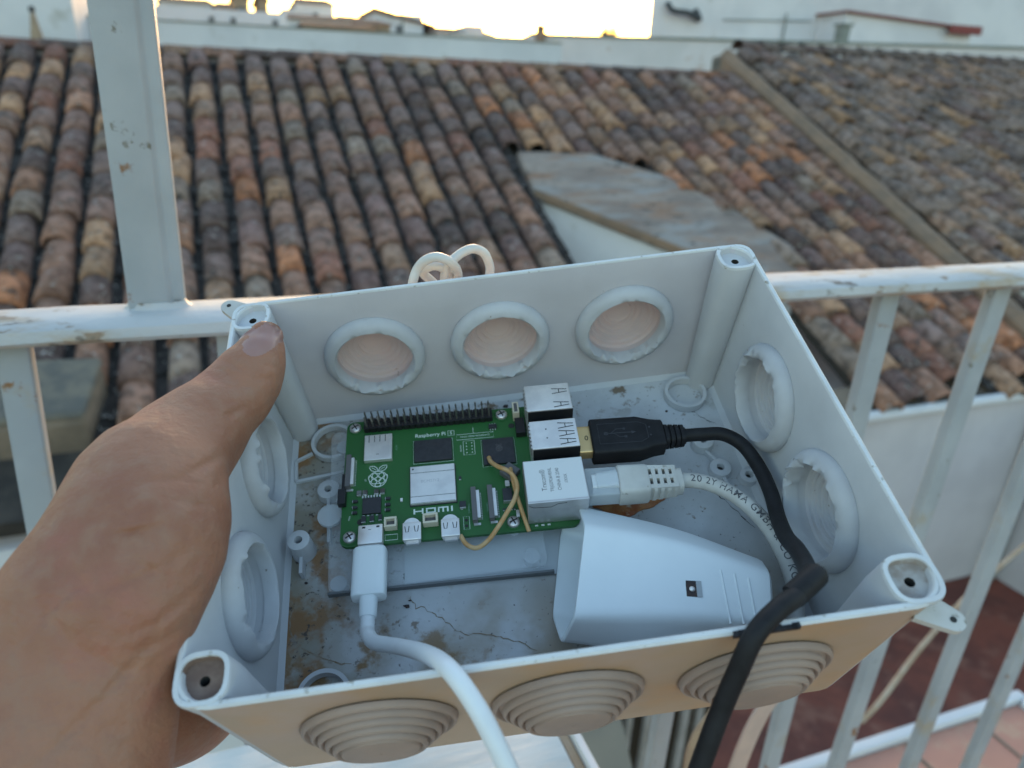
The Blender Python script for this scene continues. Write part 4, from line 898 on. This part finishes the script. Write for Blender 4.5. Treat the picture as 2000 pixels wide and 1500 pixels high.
# network cable
nc=thing('network_cable','ivory network cable with a clear plug and ribbed boot, printed with black lettering','cable',BM,(.04,.004,-.046))
g0=pil(86.5,10.9,7.0); ax=(pil(120,9.6,7.2)-g0).normalized(); side=V((0,0,1)).cross(ax).normalized(); upv=ax.cross(side)
b=nb(); flat(b,[(.0012,.0058,.0036),(.0125,.0058,.0036)],e=.15); obj('clear_plug',b,'frosted_plastic',nc)
b=nb(); flat(b,[(.0050,.0032,.0046),(.0122,.0034,.0058)],e=.2); obj('latch',b,'frosted_plastic',nc)
b=nb(); flat(b,[(.0035,.0030,.0040),(.0130,.0034,.0044)],e=.3); obj('inner_core',b,'label_white',nc)
b=nb(); flat(b,[(.0126,.0058,.0046),(.0130,.0062,.0050),(.0225,.0060,.0050),(.0232,.0056,.0046)],e=.35); obj('boot',b,'ivory_cable',nc,smooth=35)
b=nb()
for i in range(4):
    flat(b,[(.0243+i*.0024,.0054-.0002*i,.0045-.0002*i),(.0256+i*.0024,.0054-.0002*i,.0045-.0002*i)],e=.4)
for s in(-1,0,1):
    pp=[(.0230,s*.0040),(.0330,s*.0037)]
    hexa(b,[g0+ax*pp[0][0]+side*(pp[0][1]-.0008)-upv*.0035,g0+ax*pp[1][0]+side*(pp[1][1]-.0008)-upv*.003,g0+ax*pp[1][0]+side*(pp[1][1]+.0008)-upv*.003,g0+ax*pp[0][0]+side*(pp[0][1]+.0008)-upv*.0035],[g0+ax*pp[0][0]+side*(pp[0][1]-.0008)+upv*.0043,g0+ax*pp[1][0]+side*(pp[1][1]-.0008)+upv*.0038,g0+ax*pp[1][0]+side*(pp[1][1]+.0008)+upv*.0038,g0+ax*pp[0][0]+side*(pp[0][1]+.0008)+upv*.0043])
flat(b,[(.0325,.0046,.0038),(.0350,.0044,.0036)],e=.6); obj('boot_ribs',b,'ivory_cable',nc,smooth=35)
b=nb(); flat(b,[(.0231,.0026,.0024),(.0330,.0026,.0024)],e=1); obj('cord_in_boot',b,'grey_plastic',nc)
e0=g0+ax*.033
PN=smoothpath([e0,e0+ax*.006,V((.0665,-.0012,-.0470)),V((.0735,-.0075,-.0475)),V((.0790,-.0165,-.0490)),V((.0822,-.0270,-.0520)),V((.0828,-.0380,-.0555)),V((.0800,-.0480,-.0590)),V((.0740,-.0560,-.0605)),V((.062,-.0610,-.0608))],12)
b=nb(); RN=.0027; fr_=tube(b,PN,RN,18); nco=obj('cord',b,'ivory_cable',nc,smooth=80)
# lettering bent round the cord
acc=[0]
for a,c in zip(PN,PN[1:]): acc.append(acc[-1]+(c-a).length)
tb=text_bm('20 2Y HAMA GMBH & CO KG - 24',.0043,.00003,align='LEFT',space=1.15)
bmesh.ops.triangulate(tb,faces=tb.faces); bmesh.ops.subdivide_edges(tb,edges=tb.edges,cuts=2)
for v in tb.verts:
    s=v.co.x*.80+.0062-.0015; i=0
    while i<len(acc)-2 and acc[i+1]<s: i+=1
    t=min(max((s-acc[i])/(acc[i+1]-acc[i]),0),1); p=PN[i].lerp(PN[i+1],t); tg=(PN[min(i+1,len(PN)-1)]-PN[i]).normalized()
    up_=V((-.15,-.35,1)); up_=(up_-tg*up_.dot(tg)).normalized(); sd=up_.cross(tg)
    a=v.co.y/RN*.85+.1; v.co=p+(up_*math.cos(a)+sd*math.sin(a))*(RN+.00003)
obj('lettering',tb,'ink',nco)
# white knotted cord behind the box
def thin(name,pts,r,m,label,cat,frame=BM,n=10,seg=12):
    P=smoothpath(pts,n); b=nb(); tube(b,P,r,seg); return solo(name,b,m,label,cat,frame,P[0],smooth=80)
thin('looped_cord',[V((-0.0315,0.0800,-0.0133)),V((-0.0299,0.0810,-0.0076)),V((-0.0277,0.0830,-0.0039)),V((-0.0244,0.0830,-0.0005)),V((-0.0201,0.0830,0.0005)),V((-0.0154,0.0840,-0.0031)),V((-0.0128,0.0870,-0.0106)),V((-0.0138,0.0920,-0.0198)),V((-0.0202,0.0940,-0.0232)),V((-0.0241,0.0900,-0.0152)),V((-0.0260,0.0880,-0.0094)),V((-0.0219,0.0870,-0.0065)),V((-0.0182,0.0880,-0.0091)),V((-0.0160,0.0900,-0.0152)),V((-0.0184,0.0880,-0.0173)),V((-0.0167,0.0880,-0.0083)),V((-0.0136,0.0900,-0.0069)),V((-0.0095,0.0920,-0.0056)),V((-0.0054,0.0930,-0.0055)),V((-0.0017,0.0940,-0.0086)),V((-0.0001,0.0940,-0.0126)),V((0.0005,0.0940,-0.0171)),V((-0.0003,0.0930,-0.0214))],.0018,'knot_cable','thin off-white cord knotted into two loops behind the far rim','cord')
# tan bent cord over the circuit board (board frame)
tc=thing('tan_strap','bent tan plastic cord with a short crossing end, lying over the camera connectors','cord',PIM,(.055,.01,.005))
b=nb(); tube(b,smoothpath([V((.0550,.0315,.0016)),V((.0556,.0285,.0030)),V((.0580,.0245,.0052)),V((.0612,.0215,.0065)),V((.0632,.0185,.0068)),V((.0640,.0140,.0064)),V((.0625,.0095,.0056)),V((.0595,.0050,.0048)),V((.0555,-.0005,.0040)),V((.0520,-.0040,.0025)),V((.0480,-.0055,.0008)),V((.0445,-.0035,.0002)),V((.0425,.0,.0008))],8),.00085,10); obj('strand',b,'tan_cord',tc,smooth=80)
b=nb(); tube(b,smoothpath([V((.0625,.0240,.0040)),V((.0628,.0190,.0050)),V((.0636,.0120,.0045)),V((.0650,.0050,.0030)),V((.0665,-.0012,.0010))],8),.00075,10); obj('strand',b,'tan_cord',tc,smooth=80)

# ------------------------------------------------------------------ white plug housing
ph_=thing('plug_housing','white tapered plastic plug housing with a small square window, lying in the box','plug',BM,(.03,-.03,-.062))
S1=[V(p) for p in((.0186,.0002,-.0495),(.0170,-.0160,-.0360),(.0075,-.0462,-.0360),(.0032,-.0488,-.0490),(.0032,-.0345,-.0615),(.0122,-.0020,-.0610))]
S2=[V(p) for p in((.0480,-.0140,-.0485),(.0440,-.0262,-.0360),(.0370,-.0505,-.0360),(.0345,-.0565,-.0505),(.0345,-.0480,-.0622),(.0440,-.0150,-.0620))]
S3=[V(p) for p in((.0720,-.0290,-.0490),(.0680,-.0395,-.0370),(.0625,-.0560,-.0370),(.0610,-.0605,-.0505),(.0615,-.0540,-.0622),(.0690,-.0300,-.0620))]
def shr(S,k,d): c=sum(S,V())/len(S); return [c+(p-c)*k+d for p in S]
def rnd_hex(S,r=.0032,n=5):
    out=[]
    for i in range(6):
        p,a,c=S[i],S[i-1],S[(i+1)%6]; A_=p+(a-p).normalized()*r; C_=p+(c-p).normalized()*r
        for k in range(n):
            t=k/(n-1); out.append(A_*(1-t)**2+p*2*t*(1-t)+C_*t*t)
    return out
ci=V((.014,-.006,0)).normalized()
H=[]
for i in range(6):
    H.append(smoothpath([S1[i],S2[i],S3[i]],8))
outer=[rnd_hex([H[i][k] for i in range(6)]) for k in range(len(H[0]))]
base1=rnd_hex(S1)
rings=[shr(outer[5],.88,V()),shr(base1,.93,ci*.0015),shr(base1,.945,V()),shr(base1,.985,V()),shr(base1,.998,ci*.0004)]+outer[1:-1]+[outer[-1],shr(outer[-1],.97,ci*.0012),shr(outer[-1],.85,ci*.0022)]
b=nb(); R_=[[b.verts.new(p) for p in r] for r in rings]; loftrings(b,R_,True)
hb=obj('housing',b,'white_plug',ph_,smooth=38)
pn=M4.Translation((0,0,-.0361))
def topz(x): return -.0360 if x<.040 else -.0360-(x-.040)*.001/.027
b=nb(); quad_box(b,-.0021,.0021,-.0026,.0026,-.0001,.00010,m=M4.Translation((.0443,-.0425,topz(.0443)))@M4.Rotation(R(-12),4,'Z')); wd_=obj('window_recess',b,'wood' if 0 else 'crumb',hb)
b=nb(); quad_box(b,.0010,.0026,-.0026,.0026,.00011,.0002,m=M4.Translation((.0443,-.0425,topz(.0443)))@M4.Rotation(R(-12),4,'Z')); obj('window_edge',b,'paint',hb)
b=nb(); bmesh.ops.create_uvsphere(b,u_segments=12,v_segments=8,radius=.0011,matrix=M4.Translation((.0440,-.0425,topz(.044)-.0005))); obj('window_screw',b,'metal_bright',hb,smooth=60)
for i in range(3):
    x=.0530+i*.0037; b=nb(); y0,y1=-.0335-.0019*i,-.0545-.0006*i; y0-=.004*(1); tube(b,[V((x+.0015,y0,topz(x)-.00005)),V((x-.0012,y1,topz(x)-.00005))],.00035,8); obj('grip_ridge',b,'white_plug',hb,smooth=60)

# ------------------------------------------------------------------ the hand (world frame): lofted volumes fused into one continuous skin
HS=[[0.0073, 0.2369, -0.0734, 0.0046, -0.0018, -0.0003, 0.007], [0.0068, 0.2365, -0.0759, 0.0059, -0.0025, -0.0008, 0.0086], [0.0053, 0.2342, -0.0798, 0.0073, -0.0032, -0.0012, 0.0096], [0.0029, 0.2321, -0.0825, 0.0088, -0.0037, -0.0012, 0.0102], [-0.0003, 0.2282, -0.0859, 0.0102, -0.0044, -0.0016, 0.0105], [-0.0059, 0.2237, -0.0902, 0.0116, -0.005, -0.0019, 0.011], [-0.0117, 0.219, -0.0925, 0.0127, -0.0052, -0.0013, 0.0125], [-0.0182, 0.2126, -0.0966, 0.0141, -0.0062, -0.0023, 0.0145], [-0.0221, 0.2052, -0.0982, 0.0149, -0.0068, -0.003, 0.015], [-0.0251, 0.1989, -0.0993, 0.0171, -0.0079, -0.0037, 0.016], [-0.0272, 0.1911, -0.1028, 0.0195, -0.0093, -0.0049, 0.0168], [-0.0302, 0.1822, -0.107, 0.0201, -0.0098, -0.0056, 0.0175], [-0.0344, 0.1754, -0.1128, 0.0205, -0.0099, -0.0054, 0.0178], [-0.0398, 0.1692, -0.118, 0.0211, -0.0102, -0.0057, 0.018], [-0.0467, 0.1666, -0.1268, 0.0234, -0.0109, -0.0055, 0.018], [-0.0522, 0.1607, -0.1367, 0.0261, -0.0122, -0.0061, 0.019], [-0.0572, 0.1542, -0.1476, 0.0283, -0.0132, -0.0065, 0.022], [-0.0626, 0.1465, -0.1613, 0.03, -0.014, -0.0069, 0.023], [-0.069, 0.1391, -0.1778, 0.0313, -0.0146, -0.0073, 0.024]]
hc=M4(((CW[0][0],-CW[0][1],-CW[0][2],0),(CW[1][0],-CW[1][1],-CW[1][2],0),(CW[2][0],-CW[2][1],-CW[2][2],0),(0,0,0,1)))
b=nb(); secs=[]; n=36
for i,s in enumerate(HS):
    c=V(s[:3]); hw=V(s[3:6]); a_=V(HS[min(i+1,len(HS)-1)][:3])-V(HS[max(i-1,0)][:3]); nrm=hw.cross(a_).normalized()
    if nrm.dot(c)<0: nrm=-nrm
    secs.append([c+hw*math.cos(t)+nrm*(s[6]*math.copysign(abs(math.sin(t))**.8,math.sin(t))) for t in [2*math.pi*k/n for k in range(n)]])
loft(b,secs)
def blob(bm,pts,rad,seg=20):
    tube(bm,smoothpath(pts,6),[x for x in RI(rad,(len(pts)-1)*6+1)],seg)
    for p,r in((pts[0],rad[0]),(pts[-1],rad[-1])): bmesh.ops.create_icosphere(bm,subdivisions=3,radius=r,matrix=M4.Translation(p))
def RI(r,n):
    return [r[min(int(i*(len(r)-1)/(n-1)),len(r)-2)]*(1-((i*(len(r)-1)/(n-1))-min(int(i*(len(r)-1)/(n-1)),len(r)-2)))+r[min(int(i*(len(r)-1)/(n-1)),len(r)-2)+1]*((i*(len(r)-1)/(n-1))-min(int(i*(len(r)-1)/(n-1)),len(r)-2)) for i in range(n)]
tip=V(HS[0][:3]); bmesh.ops.create_icosphere(b,subdivisions=3,radius=1,matrix=M4.Translation(tip+(V(HS[0][:3])-V(HS[1][:3]))*-.2)@M4.Diagonal((.0048,.0048,.0048,1)))
W_=lambda x,y,z: BM@V((x,y,z))
# palm beside and below the box, with four fingers curling under its floor
blob(b,[W_(-.128,-.030,-.030),W_(-.127,-.022,-.060),W_(-.119,-.004,-.088)],[.019,.019,.015])
blob(b,[W_(-.127,.015,-.035),W_(-.126,.012,-.060),W_(-.117,.010,-.088)],[.016,.019,.015])
for y0,y1,l,r in((.045,.052,.072,.0082),(.022,.028,.080,.0086),(.0,.004,.074,.0083),(-.012,-.014,.060,.0074)):
    blob(b,[W_(-.114,y0*.7,-.085),W_(-.094,y0,-.0850),W_(-.090+l*.45,(y0+y1)/2,-.0795),W_(-.090+l*.8,y1,-.0770),W_(-.090+l,y1,-.0752)],[.0125,r*1.1,r,r*.93,r*.8])
blob(b,[W_(-.128,-.050,-.040),W_(-.119,-.050,-.060),W_(-.112,-.036,-.084)],[.016,.0145,.011])
me=bpy.data.meshes.new('person'); bmesh.ops.recalc_face_normals(b,faces=b.faces); b.to_mesh(me); b.free(); tmp=bpy.data.objects.new('tmp',me); COL.objects.link(tmp)
m1=tmp.modifiers.new('r','REMESH'); m1.mode='VOXEL'; m1.voxel_size=.00105
m2=tmp.modifiers.new('s','SMOOTH'); m2.factor=.5; m2.iterations=10
bpy.context.view_layer.update(); me=bpy.data.meshes.new_from_object(tmp.evaluated_get(bpy.context.evaluated_depsgraph_get())); bpy.data.objects.remove(tmp)
b=nb(); b.from_mesh(me)
# creases: knuckle wrinkles on the thumb and folds of the palm, pressed into the skin
from mathutils import noise as MN
def crease(p0,p1,depth,wd,bow=0):
    p0,p1=V(p0),V(p1); d=p1-p0; L_=d.length; d/=L_
    for v in b.verts:
        q=v.co-p0; s=q.dot(d)
        if -.3*L_<s<1.3*L_:
            r=(q-d*s).length
            if r<.03:
                e=v.co.normalized(); lat=(q-d*s)-e*((q-d*s).dot(e)); k=(lat.length-0)/wd
                sgn=lat.dot(d.cross(e).normalized()); k=(sgn-bow*4*(s/L_)*(1-s/L_))/wd
                f=math.exp(-k*k)*max(0,min(1,1.3-abs(s/L_-.5)*2.2))
                if v.normal.dot(-e)>0: v.co+=e*depth*f
for c in [((-0.0093, 0.228, -0.081),(-0.0019, 0.2234, -0.0852),0.001,0.0011,0.001),((-0.0116, 0.2268, -0.0828),(-0.0049, 0.2224, -0.0873),0.0009,0.0011,0.001),((-0.0068, 0.2299, -0.0799),(0.0008, 0.2256, -0.0832),0.0008,0.001,0.001),((-0.014, 0.2256, -0.0848),(-0.0084, 0.2217, -0.0891),0.0006,0.001,0.001),((0.0036, 0.2222, -0.0833),(0.0089, 0.2203, -0.0834),0.0006,0.001,0),((-0.0038, 0.1931, -0.0949),(-0.0085, 0.1924, -0.1004),0.0014,0.0016,0),((-0.013, 0.1973, -0.0982),(-0.0058, 0.1963, -0.0946),0.0014,0.0013,0),((-0.0235, 0.1936, -0.102),(-0.0087, 0.1886, -0.1013),0.0007,0.001,0.002),((-0.0171, 0.1875, -0.1053),(-0.008, 0.1835, -0.107),0.0006,0.0012,0),((-0.0127, 0.1673, -0.1134),(-0.0288, 0.1685, -0.1236),0.0008,0.0012,0.003),((-0.0163, 0.1604, -0.1187),(-0.0287, 0.1615, -0.1261),0.0007,0.0014,0.002),((-0.0029, 0.2341, -0.0981),(0.0065, 0.233, -0.0931),0.0008,0.0012,0),((-0.025, 0.1535, -0.1283),(-0.0324, 0.1453, -0.1525),0.0012,0.003,0),((-0.0192, 0.1986, -0.0874),(-0.0559, 0.1885, -0.1395),-0.0016,0.0045,0.004),((-0.0087, 0.1938, -0.0898),(-0.0392, 0.1797, -0.1456),-0.001,0.005,-0.004),((-0.0331, 0.1905, -0.091),(-0.0618, 0.1782, -0.1415),0.001,0.006,0),((-0.02, 0.1615, -0.114),(-0.0523, 0.1587, -0.1464),0.0007,0.0012,0.003),((-0.0145, 0.1706, -0.1074),(-0.034, 0.1742, -0.1152),0.0006,0.001,0.002),((-0.0407, 0.2008, -0.0999),(-0.0331, 0.1964, -0.1036),0.0006,0.0012,0),((-0.0029, 0.2396, -0.0756),(0.0002, 0.2361, -0.0809),0.0007,0.0008,0.0005),((-0.0269, 0.1827, -0.1032),(-0.0232, 0.1759, -0.1155),0.0005,0.001,0),((-0.0456, 0.1761, -0.1125),(-0.0253, 0.1621, -0.1274),0.0006,0.0012,-0.003),((-0.0533, 0.1733, -0.1198),(-0.0311, 0.1576, -0.1368),0.0007,0.0014,-0.003)]: crease(*c)
for v in b.verts: v.co+=v.normal*(MN.noise(v.co*70)*.0005+MN.noise(v.co*25)*.0009)
b.normal_update(); bvh=BVHTree.FromBMesh(b)
person=solo('person',b,'skin','bare left hand reaching from the lower left, thumb hooked over the box rim','person',base=(-.07,.16,-.18),smooth=180)
# thumbnail laid on the skin
def surf(d):
    h=bvh.ray_cast(V((0,0,0)),d.normalized()); return h
NC=[V(x) for x in [(-0.0009, 0.231, -0.0777),(0.012, 0.23, -0.0695),(0.0019, 0.2334, -0.0702),(0.0071, 0.2282, -0.0774)]]   # directions: root, tip, left side, right side
b=nb(); grid=[]; K=14
def sdir(u,v):
    # u along the nail 0..1, v across -1..1
    uu=(u-.5)*2; r=(1-abs(uu)**2.8)**(1/2.8) if abs(uu)<1 else 0
    c=NC[0].lerp(NC[1],u); s=(NC[3]-NC[2])/2
    return c+s*(v*max(r,.001))
for i in range(K+1):
    row=[]
    for j in range(K+1):
        u=i/K*.998+.001; v=-1+2*j/K; d=sdir(u,v); h=surf(d)
        if h[0] is None or h[0].length>.262: h=(d.normalized()*.245,-d.normalized())
        p=h[0]; lift=.0006*(1-abs(v)**3)*(.15+.85*u)-.00012
        row.append(b.verts.new(p+h[1]*lift-V((-.07,.16,-.18))))
    grid.append(row)
for i in range(K):
    for j in range(K): b.faces.new((grid[i][j],grid[i][j+1],grid[i+1][j+1],grid[i+1][j]))
bmesh.ops.smooth_vert(b,verts=b.verts,factor=.5,use_axis_x=True,use_axis_y=True,use_axis_z=True)
nl=obj('thumbnail',b,'nail',None,smooth=180); nl.parent=person
